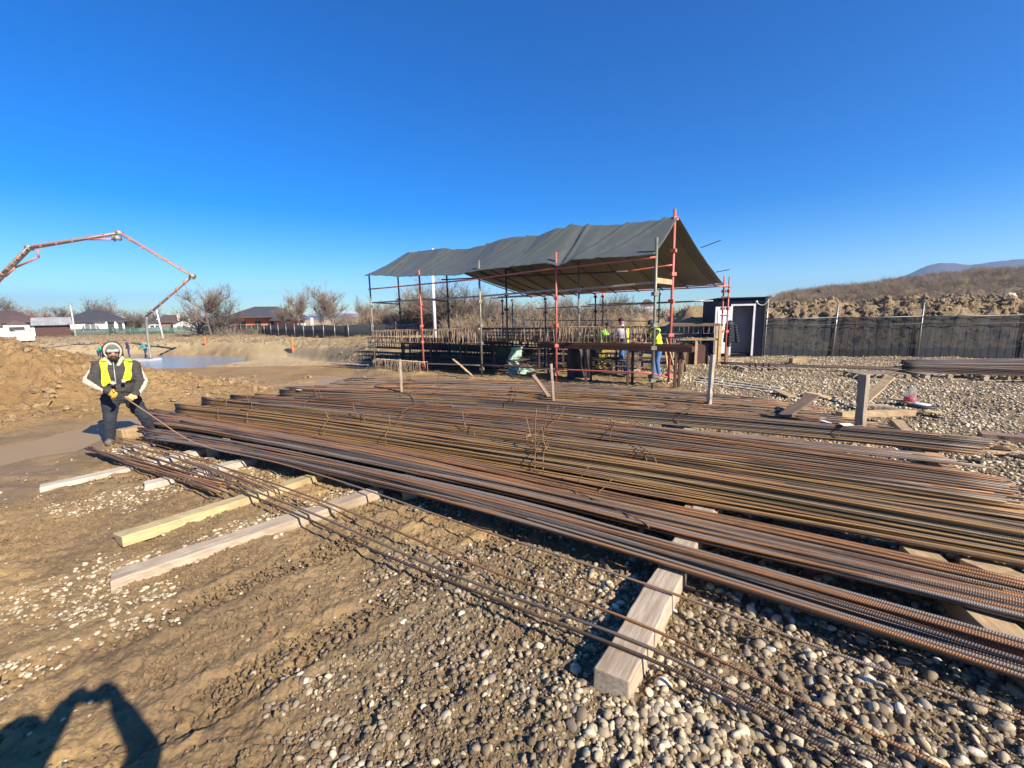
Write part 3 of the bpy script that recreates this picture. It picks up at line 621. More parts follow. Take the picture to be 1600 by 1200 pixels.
def loose(label, ctrl, r=.008, mats='rebar_rust', name='rebar', ext=0.0, group='loose bars lying over the timbers'):
    P = np.array([at(x, y, z) for x, y, z in ctrl]); L = np.concatenate([[0], np.cumsum(np.linalg.norm(np.diff(P, axis=0), axis=1))])
    s = np.linspace(0, L[-1], 90); deg = min(3, len(ctrl) - 1)
    Q = np.stack([np.polyval(np.polyfit(L, P[:, i], deg), s) for i in range(2)] + [np.interp(s, L, P[:, 2])], -1)
    for _ in range(6): Q[1:-1, 2] = (Q[:-2, 2] + Q[2:, 2]) / 2
    if ext: d_ = Q[-1] - Q[-2]; d_ /= np.linalg.norm(d_); Q = np.vstack([Q, Q[-1] + d_ * ext])
    loc = Q[len(Q) // 2].copy(); mb = MB(); mb.tube(Q - loc, r, 8); o = mb.build(name, M[mats]); o.location = loc
    return tag(o, label, 'rebar', group)
loose('single bar pulled by the worker in the yellow vest, passing above the timber ends', [(200, 630, .92), (240, 655, .62), (300, 684, .33), (350, 705, .22), (475, 747, .18), (700, 805, .15), (1012, 909, .185), (1600, 1126, .10)], .0085, ext=1.5)
loose('loose bar second from the stack, crossing the big timber at its middle', [(185, 686, .12), (300, 712, .12), (425, 760, .14), (517, 790, .15), (700, 862, .12), (787, 891, .11), (975, 969, .185), (1210, 1074, .12), (1480, 1200, .07)], .0085, 'rebar_rust', ext=1.5)
loose('pair partner bar with a grey worn stretch, third from the stack over the big timber', [(200, 705, .12), (350, 752, .12), (499, 807, .14), (712, 890, .11), (900, 973, .16), (1012, 1019, .187), (1139, 1074, .12), (1300, 1149, .07), (1405, 1197, .06)], .0095, 'rebar_grey', ext=1.5)
loose('outermost loose bar, farthest from the stack, lying across the near end of the big timber', [(190, 700, .12), (360, 762, .12), (484, 816, .14), (600, 860, .11), (825, 952, .15), (1050, 1059, .185), (1225, 1134, .11), (1367, 1200, .06)], .0095, 'rebar_rust', ext=1.5)
loose('thin loose bar slanting over the pale board pieces by the boots', [(183, 683, .13), (260, 700, .13), (330, 722, .13), (420, 757, .12), (500, 792, .13), (560, 812, .05)], .006, 'rebar_rust')
t = thing('rebar_bundle', 'small tight bundle of rusty bars on the boards at left, ending before the yellow timber', 'rebar bundle', at(250, 735, .1), group='bundles of rebar lying on timbers')
for i in range(11):
    o = i % 6; k = i // 6
    A = at(136 + random.uniform(-4, 10), 704 - o * .9 - k * 2, .11 + k * .017); B = at(352 + random.uniform(-22, 14), 772 - o * 4.0, .12 + k * .017)
    tt = np.linspace(0, 1, 20)[:, None]; Q = A + (B - A) * tt; Q[:, 2] += .012 * np.sin(tt[:, 0] * 9 + i); mb = MB(); mb.tube(Q, .0085, 7); mb.build('rebar', M['rebar_orange' if i % 3 else 'rebar_rust'], t)
for i in range(5):
    loose(['short bar leaning off the pale board toward the boots', 'short grey bar beside the boots, over the nearest board piece', 'curved short bar between the small bundle and the stack', 'thin rusty bar just outside the small bundle', 'short bar end poking past the third timber'][i],
          [(178 + 9 * i, 690 + 3 * i, .12), (270 + 18 * i, 715 + 5 * i, .125), (340 + 25 * i, 742 + 8 * i, .13)], .007, ['rebar_rust', 'rebar_grey'][i % 2], group='short loose bars around the small bundle')

# ------------------------------------------------------------------ timbers and boards
def V3z(q): return np.array([0, 0, q])
def board(label, a, b, w, h, mat, name='timber', cat='timber', za=None, zb=None, tilt=0.0, group=None, bevel=.006):
    """a, b: photo pixels of the two ends on the ground (or 3-D points)"""
    A = np.array(a, float) if len(a) == 3 else at(a[0], a[1], za if za is not None else h)
    B = np.array(b, float) if len(b) == 3 else at(b[0], b[1], zb if zb is not None else h)
    if len(a) == 2: A = A - V3z(h / 2)
    if len(b) == 2: B = B - V3z(h / 2)
    c = (A + B) / 2; d = B - A; L = np.linalg.norm(d); x = d / L
    y = np.cross((0, 0, 1), x); y /= np.linalg.norm(y); z = np.cross(x, y)
    Rm = Matrix(np.stack([x, y, z], 1).tolist()).to_4x4() @ Matrix.Rotation(tilt, 4, 'X')
    k = 34 if L > 1.5 else 14; mb = MB(); V = []; rj = random.Random(int(L * 9973))
    for i in range(k):
        t_ = i / (k - 1) - .5; ww = w / 2 * (1 + .03 * math.sin(i * 1.7 + L)); hh_ = h / 2 * (1 + .03 * math.cos(i * 2.3 + L)); sag = .004 * math.sin(i * .6 + L)
        ex = .012 * math.sin(L * 9) if i in (0, k - 1) else 0
        for (sy, sz) in ((-1, -1), (1, -1), (1, 1), (-1, 1)):
            nick = rj.uniform(.006, .016) if rj.random() < .09 else rj.uniform(0, .0025); V.append((t_ * L + ex * sy + (rj.uniform(-.012, .012) if i in (0, k - 1) else 0), sy * (ww - nick) + sag, sz * (hh_ - nick * .8)))
    f = [(3, 2, 1, 0)] + [tuple((k - 1) * 4 + q for q in range(4))]
    for i in range(k - 1):
        for j in range(4): f.append((i * 4 + j, i * 4 + (j + 1) % 4, i * 4 + 4 + (j + 1) % 4, i * 4 + 4 + j))
    mb.add(V, f); o = mb.build(name, mat)
    Rm.translation = Vector(c); o.matrix_world = Rm
    if bevel: bb = o.modifiers.new('b', 'BEVEL'); bb.width = bevel; bb.segments = 2; bb.limit_method = 'ANGLE'; bb.angle_limit = .6
    return tag(o, label, cat, group)
def mid_h(p, h): return p
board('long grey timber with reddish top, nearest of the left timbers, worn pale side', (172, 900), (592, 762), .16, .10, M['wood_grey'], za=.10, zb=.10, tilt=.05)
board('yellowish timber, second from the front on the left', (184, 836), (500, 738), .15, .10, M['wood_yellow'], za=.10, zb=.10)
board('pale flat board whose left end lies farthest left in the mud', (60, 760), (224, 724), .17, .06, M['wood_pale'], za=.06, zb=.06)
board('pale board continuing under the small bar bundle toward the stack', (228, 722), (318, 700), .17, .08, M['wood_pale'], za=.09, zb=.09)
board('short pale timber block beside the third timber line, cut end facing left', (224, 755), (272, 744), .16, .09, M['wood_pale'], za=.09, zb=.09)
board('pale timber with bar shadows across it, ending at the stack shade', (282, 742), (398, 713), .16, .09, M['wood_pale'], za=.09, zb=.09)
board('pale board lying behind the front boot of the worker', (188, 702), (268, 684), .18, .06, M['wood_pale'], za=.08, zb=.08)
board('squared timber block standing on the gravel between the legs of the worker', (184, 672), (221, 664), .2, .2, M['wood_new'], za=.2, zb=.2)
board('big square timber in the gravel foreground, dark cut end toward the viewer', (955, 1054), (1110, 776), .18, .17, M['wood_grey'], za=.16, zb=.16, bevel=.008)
board('pair of pale timbers under the fat bundle, left one', (1078, 798), (1110, 728), .12, .15, M['wood_new'], za=.155, zb=.155, group=None)
board('pale timber showing just right of its twin under the fat bundle', (1108, 803), (1140, 734), .12, .14, M['wood_new'], za=.15, zb=.15)
board('fresh plank under the right of the stack, seen between the front bundles', (1430, 852), (1660, 1068), .2, .14, M['wood_new'], za=.155, zb=.155)
board('fresh plank at the right edge under the fat bundle, with a small red mark', (1515, 870), (1720, 960), .2, .14, M['wood_new'], za=.155, zb=.155)
board('timber bearer in shade under the left part of the stack', (330, 700), (470, 612), .15, .14, M['wood_grey'], za=.15, zb=.15)
board('timber bearer hidden in shade under the stack, left of the middle', (640, 762), (650, 605), .15, .14, M['wood_grey'], za=.15, zb=.15)
board('timber bearer under the rear bundles behind the wire tangle', (1140, 728), (1010, 612), .13, .14, M['wood_grey'], za=.15, zb=.15)
board('timber bearer under the right ends of the bundles', (1560, 800), (1400, 655), .15, .14, M['wood_new'], za=.15, zb=.15)
board('short timber tip showing between two bundles at right', (1425, 757), (1395, 742), .13, .14, M['wood_new'], za=.15, zb=.15)
# the pinkish streak and red mark are stain patches with depth of their own
# stakes
def stake(label, px, ytop, ybot, wd, mat, zb=.05, lean=0):
    B = at(px, ybot, zb); 
    T = atY(px + lean, ytop, B[1]); T = np.array([T[0], B[1], T[2]])
    B2 = B - np.array([0, 0, zb + .06])
    o = board(label, tuple(B2), tuple(T), wd, wd * .42, mat, 'wooden_stake', 'stake', tilt=0)
    return o
stake('upright stake at the left of the rear bars, below the hanging stirrups', 628, 561, 612, .10, M['wood_grey'], .2, -3)
stake('upright stake with a plank leaning on it, in the middle of the rear bars', 866, 569, 626, .12, M['wood_grey'], .2, -5)
stake('tall pale upright stake right of the scaffold, at the edge of the rear bars', 1107, 554, 630, .13, M['wood_pale'], .2, 7)
stake('thick dark weathered stake at right, largest of the uprights', 1345, 584, 667, .15, M['wood_grey'], .2, 5)
def lean_board(label, a, b, za, zb, w, mat, h=.03, cat='plank'): return board(label, tuple(at(*a, za)), tuple(atY(b[0], b[1], at(*a, za)[1] + zb)), w, h, mat, 'wooden_plank', cat)
lean_board('plank leaning against the middle stake', (858, 620), (833, 586), .2, .25, .12, M['wood_dark'])
lean_board('plank tilted up by the low rail, slanting down to the right', (738, 587), (708, 561), .1, .2, .11, M['wood_new'])
lean_board('dark brown plank rising to the right out of the rear bars', (1225, 650), (1272, 617), .22, .3, .2, M['wood_dark'], .03)
lean_board('light plank slanting up behind the thick dark stake', (1350, 628), (1392, 588), .15, .35, .18, M['wood_new'], .035)
board('plank lying flat behind the thick dark stake, facing the viewer', (1312, 643), (1427, 640), .12, .1, M['wood_new'], 'wooden_plank', 'plank', za=.28, zb=.28)
board('short board lying at a slant left of the thick stake', (1262, 612), (1300, 622), .22, .03, M['wood_new'], 'wooden_plank', 'plank', za=.1, zb=.06)
board('short board at a slant near the white tags, beyond the rear bars', (1216, 609), (1238, 619), .2, .03, M['wood_new'], 'wooden_plank', 'plank', za=.1, zb=.06)
board('dark board lying behind the leaning light plank', (1330, 630), (1392, 634), .22, .05, M['wood_grey'], 'wooden_plank', 'plank', za=.13, zb=.13)
board('small tan board beside the red bottle', (1398, 622), (1432, 630), .2, .03, M['wood_new'], 'wooden_plank', 'plank', za=.1, zb=.1)
board('small tan board under the plastic dish, right of the red bottle', (1442, 640), (1475, 646), .22, .03, M['wood_new'], 'wooden_plank', 'plank', za=.12, zb=.08)
for i, (a, b, s_) in enumerate([((1092, 588), (1222, 606), 'farthest'), ((1088, 592), (1218, 609), 'middle'), ((1083, 595), (1205, 611), 'nearest')]):
    board('long pale plank on gravel right of the scaffold, %s of three side by side' % s_, a, b, .13, .04, M['wood_pale'], 'wooden_plank', 'plank', za=.05, zb=.05, group='three long planks on the gravel')
board('dark plank at the right edge beyond the end of the tagged bundle', (1530, 675), (1680, 688), .2, .1, M['wood_dark'], 'wooden_plank', 'plank', za=.12, zb=.12)
board('grey board lying on gravel right of the tagged bundle end', (1556, 700), (1700, 722), .2, .06, M['wood_grey'], 'wooden_plank', 'plank', za=.1, zb=.1)

# bottle and lid
bl = at(1421, 627, .1)
t = thing('water_bottle', 'big clear plastic bottle a third full of red liquid, on the gravel', 'bottle', (bl[0], bl[1], .1))
def lathe(mb, prof, n=18):
    V = [(r * math.cos(2 * math.pi * j / n), r * math.sin(2 * math.pi * j / n), z) for r, z in prof for j in range(n)]
    f = [(i * n + j, i * n + (j + 1) % n, (i + 1) * n + (j + 1) % n, (i + 1) * n + j) for i in range(len(prof) - 1) for j in range(n)]
    f.append(tuple(range(n))[::-1]); f.append(tuple((len(prof) - 1) * n + j for j in range(n))); return mb.add(V, f, smooth=True)
mb = MB(); lathe(mb, [(.085, 0), (.095, .02), (.095, .1), (.09, .12), (.095, .14), (.09, .2), (.05, .25), (.022, .27), (.022, .29)]); mb.build('bottle_body', M['plastic'], t, world=False)
mb = MB(); lathe(mb, [(.08, .006), (.09, .02), (.09, .09), (.06, .095)]); mb.build('red_liquid', M['liquid'], t, world=False)
mb = MB(); lathe(mb, [(.026, .287), (.026, .31)]); mb.build('cap', M['white'], t, world=False)
t = thing('plastic_dish', 'round dark plastic dish with white centre on the small boards', 'dish', at(1440, 636, .12))
mb = MB(); lathe(mb, [(.2, 0), (.21, .03), (.17, .04)]); mb.build('rim', M['black'], t, world=False)
mb = MB(); lathe(mb, [(.12, .042), (.13, .055), (.09, .065)]); mb.build('inner_disc', M['white'], t, world=False)

# pallets
def pallet(label, c, rz, s=1.0):
    t = thing('pallet', label, 'pallet', c, rz, 'pallets under the bar stacks')
    for i in range(7): MB().box((-.54 + i * .18, 0, .132), (.1, .8, .022)).build('slat', M['wood_grey'], t, world=False)
    for y in (-.35, 0, .35):
        for x in (-.55, 0, .55): MB().box((x, y, .07), (.12, .1, .09)).build('block', M['wood_grey'], t, world=False)
        MB().box((0, y, .012), (1.2, .1, .02)).build('runner', M['wood_grey'], t, world=False)
    return t
pallet('pallet with four dark pegs on it, under the thin bars near the cabin', (*at(1187, 580)[:2], 0), -.15)
pallet('pallet with clear slats at the joint of the thin bars and the dark stack', (*at(1368, 590)[:2], 0), -.12)
pallet('pallet under the left part of the dark bar stack', (*at(1465, 590)[:2], 0), -.12)
pallet('pallet under the right part of the dark bar stack', (*at(1555, 592)[:2], 0), -.12)
def rear_stack(label, a0, a1, f0, f1, z, d, layers, nm, mat, ncol):
    A0, A1, B0, B1 = [at(*p, z) for p in (a0, a1, f0, f1)]
    t = thing('rebar_stack', label, 'rebar stack', (*((A0 + B1) / 2)[:2], 0))
    c = 0
    for k in range(layers):
        for i in range(ncol - k):
            u = (i + .5 + k / 2) / ncol
            P0 = A0 + (B0 - A0) * u; P1 = A1 + (B1 - A1) * u; tt = np.linspace(random.uniform(-.02, .02), 1 + random.uniform(-.01, .02), 14)[:, None]
            Q = P0 + (P1 - P0) * tt; Q[:, 2] = z + k * d * .85 + .008 * np.sin(tt[:, 0] * 7 + i * 2 + k); Q[:, 1] += .02 * np.sin(tt[:, 0] * 4 + i)
            mb = MB(); mb.tube(Q, d / 2, 5); mb.build('rebar', M[random.choice(mat)], t); c += 1
            if c >= nm: return t
    return t
rear_stack('thin layer of long dark bars across the gravel in front of the cabin', (1125, 566.5), (1412, 575.5), (1128, 569), (1412, 579), .16, .02, 2, 30, ['rebar_black', 'rebar_rust'], 9)
rear_stack('dark stack of bars in front of the netted fence at right', (1412, 566), (1760, 562), (1412, 579), (1700, 593), .17, .03, 6, 110, ['rebar_black', 'rebar_grey', 'rebar_rust', 'rebar_black'], 24)
for i, px in enumerate((1172, 1181, 1193, 1202)):
    p = at(px, 574, .14); o = MB().cap((0, 0, 0), (0, 0, .1), .03, .03, 8).build('steel_peg', M['black']); o.location = (p[0], p[1], .15); tag(o, 'dark peg on the pallet by the cabin, %s from the left' % ['first', 'second', 'third', 'fourth'][i], 'peg', 'pegs on the pallet')
o = MB().box((0, 0, .09), (.5, .22, .18)).build('wooden_block', M['wood_new']); o.location = (*at(1246, 567)[:2], 0); tag(o, 'pale block of wood on the gravel below the netted fence', 'wood block')
o = MB(); 
for i in range(5): o.tube([(0, -.02 * i, .04 + .02 * i), (.35, .03 * i, .16 + .03 * i), (.75, .1 * i, .12), (1.2, .12 * i - .1, .03)], .018, 5)
o = o.build('bent_pipe_pile', M['red_pipe']); o.location = (*at(1196, 556)[:2], 0); tag(o, 'heap of bent reddish pipes at the foot of the netted fence beside the cabin', 'pipe pile', kind='stuff')
# ------------------------------------------------------------------ scaffold
O5 = at(1020, 610)[:2]; DA = at(585, 575)[:2] - O5; DA /= np.linalg.norm(DA); DB = at(1126, 570)[:2] - O5; DB /= np.linalg.norm(DB)
def S(s, b): return O5 + DA * s + DB * b
def s_for(px, b):
    lo, hi = -3, 14
    for _ in range(40):
        m_ = (lo + hi) / 2; p = S(m_, b)
        if pix((p[0], p[1], 1.6))[0] > px: lo = m_
        else: hi = m_
    return (lo + hi) / 2
def zpix(p, y):                                      # height whose image row is y above ground point p
    x = pix((p[0], p[1], 1.6))[0]
    lo, hi = -1, 9
    for _ in range(40):
        m_ = (lo + hi) / 2
        if pix((p[0], p[1], m_))[1] > y: lo = m_
        else: hi = m_
    return (lo + hi) / 2
SCAF = thing('scaffold', 'open pipe scaffold frame of red, olive and black posts carrying the dark tarpaulin', 'scaffold', (*S(5, 3), 0))
def post(px, b, ytop, mat, r=.026, zb=0.0, s=None, coup=None):
    s = s_for(px, b) if s is None else s; p = S(s, b); zt = zpix(p, ytop)
    mb = MB(); mb.tube([(p[0], p[1], zb), (p[0] + .006, p[1], zt * .5), (p[0], p[1], zt)], r, 8); o = mb.build('post', M[mat], SCAF)
    for z in (coup or []):
        for q in ((0, 0),):
            m2 = MB(); m2.box((p[0], p[1], z), (r * 3.6, r * 3.6, .09), np.array(Matrix.Rotation(random.random(), 3, 'Z'))); m2.tube([(p[0] - .06, p[1], z - .02), (p[0] + .07, p[1] - .03, z + .02)], .016, 5)
            m2.build('coupler', M[mat], o)
    return s, p
fr = {}
for k, px, yt, mt in (('P1', 582, 430, 'olive_pipe'), ('P2', 659, 422, 'red_pipe'), ('P3', 751, 407, 'olive_pipe'), ('P4', 869, 394, 'red_pipe'), ('P5', 1022, 371, 'olive_pipe')):
    fr[k] = post(px, 0, yt, mt, .03 if k != 'P5' else .036, coup=[.25, 1.05, 1.6, 2.35])
fr['P6'] = post(1048, 1.45, 327, 'red_pipe', .04, coup=[.2, 1.3, 2.2, 2.9, 3.5, 4.3])
for px, yt in ((626, 416), (701, 408), (792, 398), (904, 385)): post(px, 1.45, yt, 'black_pipe' if px != 904 else 'olive_pipe', .03, coup=[1.3, 2.1, 2.6])
for px, yt, mt in ((785.5, 462, 'black_pipe'), (801, 472, 'olive_pipe'), (852, 460, 'black_pipe'), (930, 458, 'black_pipe'), (941.5, 459, 'red_pipe'), (1029, 452, 'olive_pipe'), (1128, 431, 'red_pipe'), (1136, 432, 'red_pipe')):
    post(px, 6.4, yt, mt, .028 if px > 1100 else .03, coup=[1.2, 2.0, 2.6])
def pipe(a, b, mat, r=.024, sag=0.0, nm='rail'):
    a = np.asarray(a, float); b = np.asarray(b, float); tt = np.linspace(0, 1, 7)[:, None]; Q = a + (b - a) * tt; Q[:, 2] -= sag * 4 * tt[:, 0] * (1 - tt[:, 0])
    mb = MB(); mb.tube(Q, r, 7); return mb.build(nm, M[mat], SCAF)
def P3(s, b, y): p = S(s, b); return np.array([p[0], p[1], zpix(p, y)])
sP = {k: v[0] for k, v in fr.items()}
off = -.055
def FR(k, y, o=off): p = S(sP[k], o); return np.array([p[0], p[1], zpix(p, y)])
pipe(FR('P1', 452), FR('P3', 436), 'red_pipe'); pipe(FR('P3', 435.4), FR('P4', 419), 'red_pipe'); pipe(FR('P4', 420), FR('P5', 402), 'red_pipe', .027)
for a, b, ya, yb_ in (('P1', 'P3', 473, 463), ('P3', 'P4', 463, 453), ('P4', 'P5', 455, 441)):
    A, B = FR(a, ya, .05), FR(b, yb_, .05); MB().bar(A, B, .05, .05).build('guard_board', M['steel_pipe' if a != 'P4' else 'wood_grey'], SCAF)
pipe(FR('P2', 568), FR('P3', 571), 'steel_pipe', .024); pipe(FR('P3', 570), FR('P4', 577), 'black_pipe', .024)
pipe(FR('P4', 577), FR('P5', 583), 'red_pipe', .02); pipe(P3(sP['P5'], -.02, 583), P3(sP['P6'], 1.45, 590), 'red_pipe', .02)
MB().bar(P3(sP['P5'], .05, 438), P3(sP['P6'], 1.4, 441), .03, .13).build('guard_board', M['wood_new'], SCAF)
pipe(P3(sP['P4'] * .45 + sP['P5'] * .55, 1.2, 424), P3(sP['P6'], 1.4, 414), 'red_pipe', .024)
pipe(P3(sP['P2'], 1.0, 437), P3(sP['P4'] * .45, 1.2, 424), 'black_pipe', .024)
for px in (626, 701):
    s_ = s_for(px, 1.45); MB().bar(P3(s_, 1.4, 475 if px == 626 else 471), FR('P1' if px == 626 else 'P2', 473 if px == 626 else 467, .1), .16, .035).build('cross_board', M['wood_dark'], SCAF)
sB = {px: s_for(px, 6.4) for px in (785.5, 852, 941.5, 1029, 1128, 1136)}
pipe(P3(sB[785.5] + .6, 6.33, 466), P3(sB[1136], 6.33, 447), 'red_pipe', .024); pipe(P3(sB[785.5] + .3, 6.45, 464), P3(sB[1128], 6.45, 444.5), 'black_pipe', .02)
pipe(P3(sB[852] + .4, 6.33, 482), P3(sB[1128] + .3, 6.33, 470), 'steel_pipe', .02)
pipe(P3(sB[941.5] + .6, 6.3, 476), P3(sB[1128] + .6, 6.3, 470), 'steel_pipe', .02)
pipe(P3(sB[852] + 1, 6.33, 500), P3(sB[1029], 6.33, 502), 'black_pipe', .015)
for y in (448, 464, 493): pipe(P3(sB[1128] + .06, 6.36, y), P3(sB[1136] - .06, 6.36, y), 'red_pipe', .02)

# tarpaulin: ridge, front eave and back eave in frame coordinates
sR = sP['P6']; sL = sP['P1'] + .15
def interp_pts(pts, b):
    out = []
    for x, y in pts: s_ = s_for(x, b); p = S(s_, b); out.append((s_, zpix(p, y)))
    out.sort(); return np.array(out)
RIDGE = interp_pts([(1043, 342), (1000, 348), (950, 353.5), (902, 352), (870, 358), (845, 369), (812, 371), (789, 374), (770, 381), (740, 389.5), (720, 391), (699, 388.5), (660, 394), (633, 397.5)], 1.45)
EAVE = interp_pts([(1022, 400), (980, 404), (948, 405.5), (895, 409), (872, 418), (850, 414), (800, 420), (752, 425), (715, 433), (690, 432.5), (650, 434), (627, 434.5), (608, 433), (586, 432)], -.12)
BACKE = interp_pts([(1118, 445), (1060, 449), (1000, 453), (940, 457), (880, 461), (830, 463), (782, 465), (740, 452.), (702, 438)], 6.3)
nS, nT = 190, 70
VT = []
s_end = sL
for i in range(nS):
    s_ = (sR - .1) + (s_end - sR + .1) * i / (nS - 1)
    zr = np.interp(s_, RIDGE[:, 0], RIDGE[:, 1]); ze = np.interp(s_, EAVE[:, 0], EAVE[:, 1])
    backz = np.interp(s_, BACKE[:, 0], BACKE[:, 1])
    # at the left end the tarp is pulled to a point on the front eave
    for j in range(nT):
        t_ = j / (nT - 1)
        if t_ < .4:                                   # front slope, eave -> ridge
            q = t_ / .4; b = -.12 + 1.57 * q; z = ze + (zr - ze) * q
            z -= .05 * math.sin(math.pi * q); ss = s_
            if s_ > sP['P1'] - 1.0: ss = s_ - (s_ - sP['P1'] + 1.0) * .55 * q
        else:
            q = (t_ - .4) / .6; b = 1.45 + (6.3 - 1.45) * q; z = zr + (backz - zr) * q
            z -= .10 * math.sin(math.pi * q); ss = s_ - max(0, (s_ - sP['P1'] + 1.0)) * .55 - 1.6 * q * sm((s_ - 5) / 5)
            z -= .03 * abs(math.sin((s_ - sR - .15) * math.pi / .92))
        # folds: oblique creases running from the ridge supports down to the eave
        fold = 0
        for (c0, sl_, wd_, am) in ((.35, 1.1, .07, .10), (1.35, .9, .10, .09), (2.55, -.1, .06, .12), (3.1, 1.0, .09, .14), (4.6, 1.2, .08, .07), (6.2, 1.2, .09, .07), (7.6, .5, .08, .06), (9.5, .4, .05, .09), (9.85, -.5, .05, .08)):
            if t_ <= .42:
                dq = (s_ - c0 - sl_ * (1 - t_ / .4)); fold += am * .75 * math.exp(-abs(dq / (wd_ * .6))**1.3) - am * .4 * math.exp(-((dq - .14) / .12)**2)
        fold *= .35 + .65 * min(1, t_ / .12)
        z += fold * .8 * (1 if t_ < .4 else max(0, 1 - (t_ - .4) * 8))
        z += .018 * float(fbm(np.array(s_ * 2.3 + t_ * 2), np.array(t_ * 7 + s_ * .8), 3)) + .008 * float(pn(np.array(s_ * 9.), np.array(t_ * 5.)))
        p = S(ss, b); VT.append((p[0], p[1], z + .045))
n = NT('tarp'); co = n.tc.outputs['Object']; f = n.noise(co, 3, 5)
sx_ = n.n('SeparateXYZ'); wv = n.n('TexWave'); wv.inputs['Scale'].default_value = 60; n.l(co, wv.inputs[0])
M['tarp'] = n.set(n.mix(f, (.072, .082, .068), (.115, .125, .105)), .4, 0, n.bump(n.noise(co, 11, 4), .35, .02, n.bump(wv.outputs['Fac'], .12, .002)), Specular_IOR_Level=.5)
tt_ = thing('tarpaulin', 'dark grey-green tarpaulin stretched over the scaffold as a two-sloped roof', 'tarpaulin', (*S(5, 1.4), 3.3))
tp = grid_obj('roof_sheet', VT, nS, nT, M['tarp'], kind=None, off=tuple(tt_.location)); tp.parent = tt_
sd = tp.modifiers.new('s', 'SOLIDIFY'); sd.thickness = .006; sd.offset = -1
for i in range(11):                                   # rafters under the rear slope are scaffold pipes
    s_ = sR + .15 + i * .92; zr = np.interp(s_, RIDGE[:, 0], RIDGE[:, 1]) - .04; zb_ = np.interp(s_, BACKE[:, 0], BACKE[:, 1]) - .06
    a = S(s_, 1.45); sb = s_ - 1.6 * sm((s_ - 5) / 5); b = S(sb, 6.35)
    pipe((*a, zr), (*b, zb_), 'black_pipe', .022, .13, 'rafter')
pipe((*S(sR, 1.45), RIDGE[0, 1] - .03), (*S(sP['P1'] - 1, 1.45), RIDGE[-1, 1] - .06), 'black_pipe', .024, .12, 'ridge_pipe')
for (s_, l) in ((.15, .6), (.45, .55)): pass
o = MB().tube([(*S(sR - .15, 3.3), 3.75), (*S(sR - .75, 3.0), 3.86)], .012, 5).build('pipe_tail', M['black_pipe'], SCAF)
o = MB().tube([(*S(sR - .15, 5.0), 3.16), (*S(sR - .6, 4.8), 3.2)], .012, 5).build('pipe_tail', M['black_pipe'], SCAF)

# hanging stirrups
def stirrup_mesh(w_, h_, r=.008):
    mb = MB(); mb.tube([(0, -w_ / 2, -.0), (0, w_ / 2, 0), (0, w_ / 2 + .004, -h_), (0, -w_ / 2 + .01, -h_), (0, -w_ / 2 - .008, -.02), (0, -w_ / 2 + .05, -.06)], r, 4); return mb.mesh('stirrup', M['wire_pale'])
M['wire_pale'] = plain('wire_pale', (.5, .37, .25), (.3, .2, .13), 2, .7, 0, 0, var=.5)
def rack(label, group, ax, bx, y0, y1, b, h_, step, railmat='wood_new', tri=False):
    sa, sb_ = s_for(ax, b), s_for(bx, b); A = P3(sa, b, y0); B = P3(sb_, b, y1); n_ = int(np.linalg.norm(B - A) / step)
    o = MB().bar(A, B, .05, .05).build('rack_beam', M[railmat]); 
    c = (A + B) / 2; o.location = c; o.data.transform(Matrix.Translation(-Vector(c))); tag(o, label, 'beam')
    me = stirrup_mesh(.26, h_); d = (B - A) / np.linalg.norm(B - A); rz = math.atan2(d[1], d[0])
    for i in range(n_):
        q = bpy.data.objects.new('stirrup', me); COL.objects.link(q); p = A + (B - A) * (i + .5 + random.uniform(-.35, .35)) / n_
        q.location = (p[0], p[1], p[2] + .03); q.rotation_euler = (random.uniform(-.06, .06), random.uniform(-.16, .16), rz + random.uniform(-.5, .5))
        tag(q, group[1], 'stirrup', group[0])
rack('long pale rail carrying the hanging stirrups between the left scaffold posts', ('stirrups hanging from the left upper rail', 'bent wire stirrup hanging in the upper row at the left of the scaffold'), 584, 749, 517.5, 514.5, .12, .46, .075)
rack('pale rail carrying hanging stirrups in front of the workers', ('stirrups hanging from the right upper rail', 'bent wire stirrup hanging in the row before the workers under the tarpaulin'), 862, 1019, 513, 511, .12, .42, .055)
rack('low pale rail just above the ground at the left scaffold corner', ('stirrups hanging from the low rail', 'bent wire stirrup hanging from the low rail near the ground at the scaffold left corner'), 584, 660, 562, 567, -.12, .36, .06)
rack('dark long rail in the middle of the scaffold with shaded stirrups', ('stirrups in shade on the middle rail', 'dark stirrup hanging in shade on the rail between the two sunlit rows'), 753, 862, 514, 513.5, .35, .4, .075, 'rust_sheet')

# rebar cages
def cage(label, s0, b0, L, z0, wy, hz, yaw=0.0, step=.15, group='rebar cages stored at the scaffold'):
    p = S(s0, b0); rz = math.atan2(DA[1], DA[0]) + yaw
    t = thing('rebar_cage', label, 'rebar cage', (p[0], p[1], z0), rz, group)
    for (y, z) in ((-wy / 2, 0), (wy / 2, 0), (-wy / 2, hz), (wy / 2, hz), (0, hz), (-wy / 2, hz * .5), (wy / 2, hz * .55)):
        mb = MB(); mb.tube([(0, y, z + .01), (L / 2, y, z), (L, y + .02, z + .01)], .02, 5); mb.build('long_bar', M['rebar_black'], t, world=False)
    mb = MB(); mb.tube([(0, -wy / 2, 0), (0, wy / 2, 0), (0, wy / 2, hz), (0, -wy / 2, hz), (0, -wy / 2, 0)], .015, 4, cap=False); me = mb.mesh('stirrup', M['rebar_black'])
    for i in range(int(L / step)):
        q = bpy.data.objects.new('stirrup', me); COL.objects.link(q); q.parent = t; q.location = (.1 + i * step + random.uniform(-.03, .03), 0, 0); q.rotation_euler = (0, random.uniform(-.05, .05), 0)
    return t
cage('black rebar cage projecting farthest left beyond the scaffold, lying low', 8.9, 1.6, 4.6, .08, .4, .36, .04)
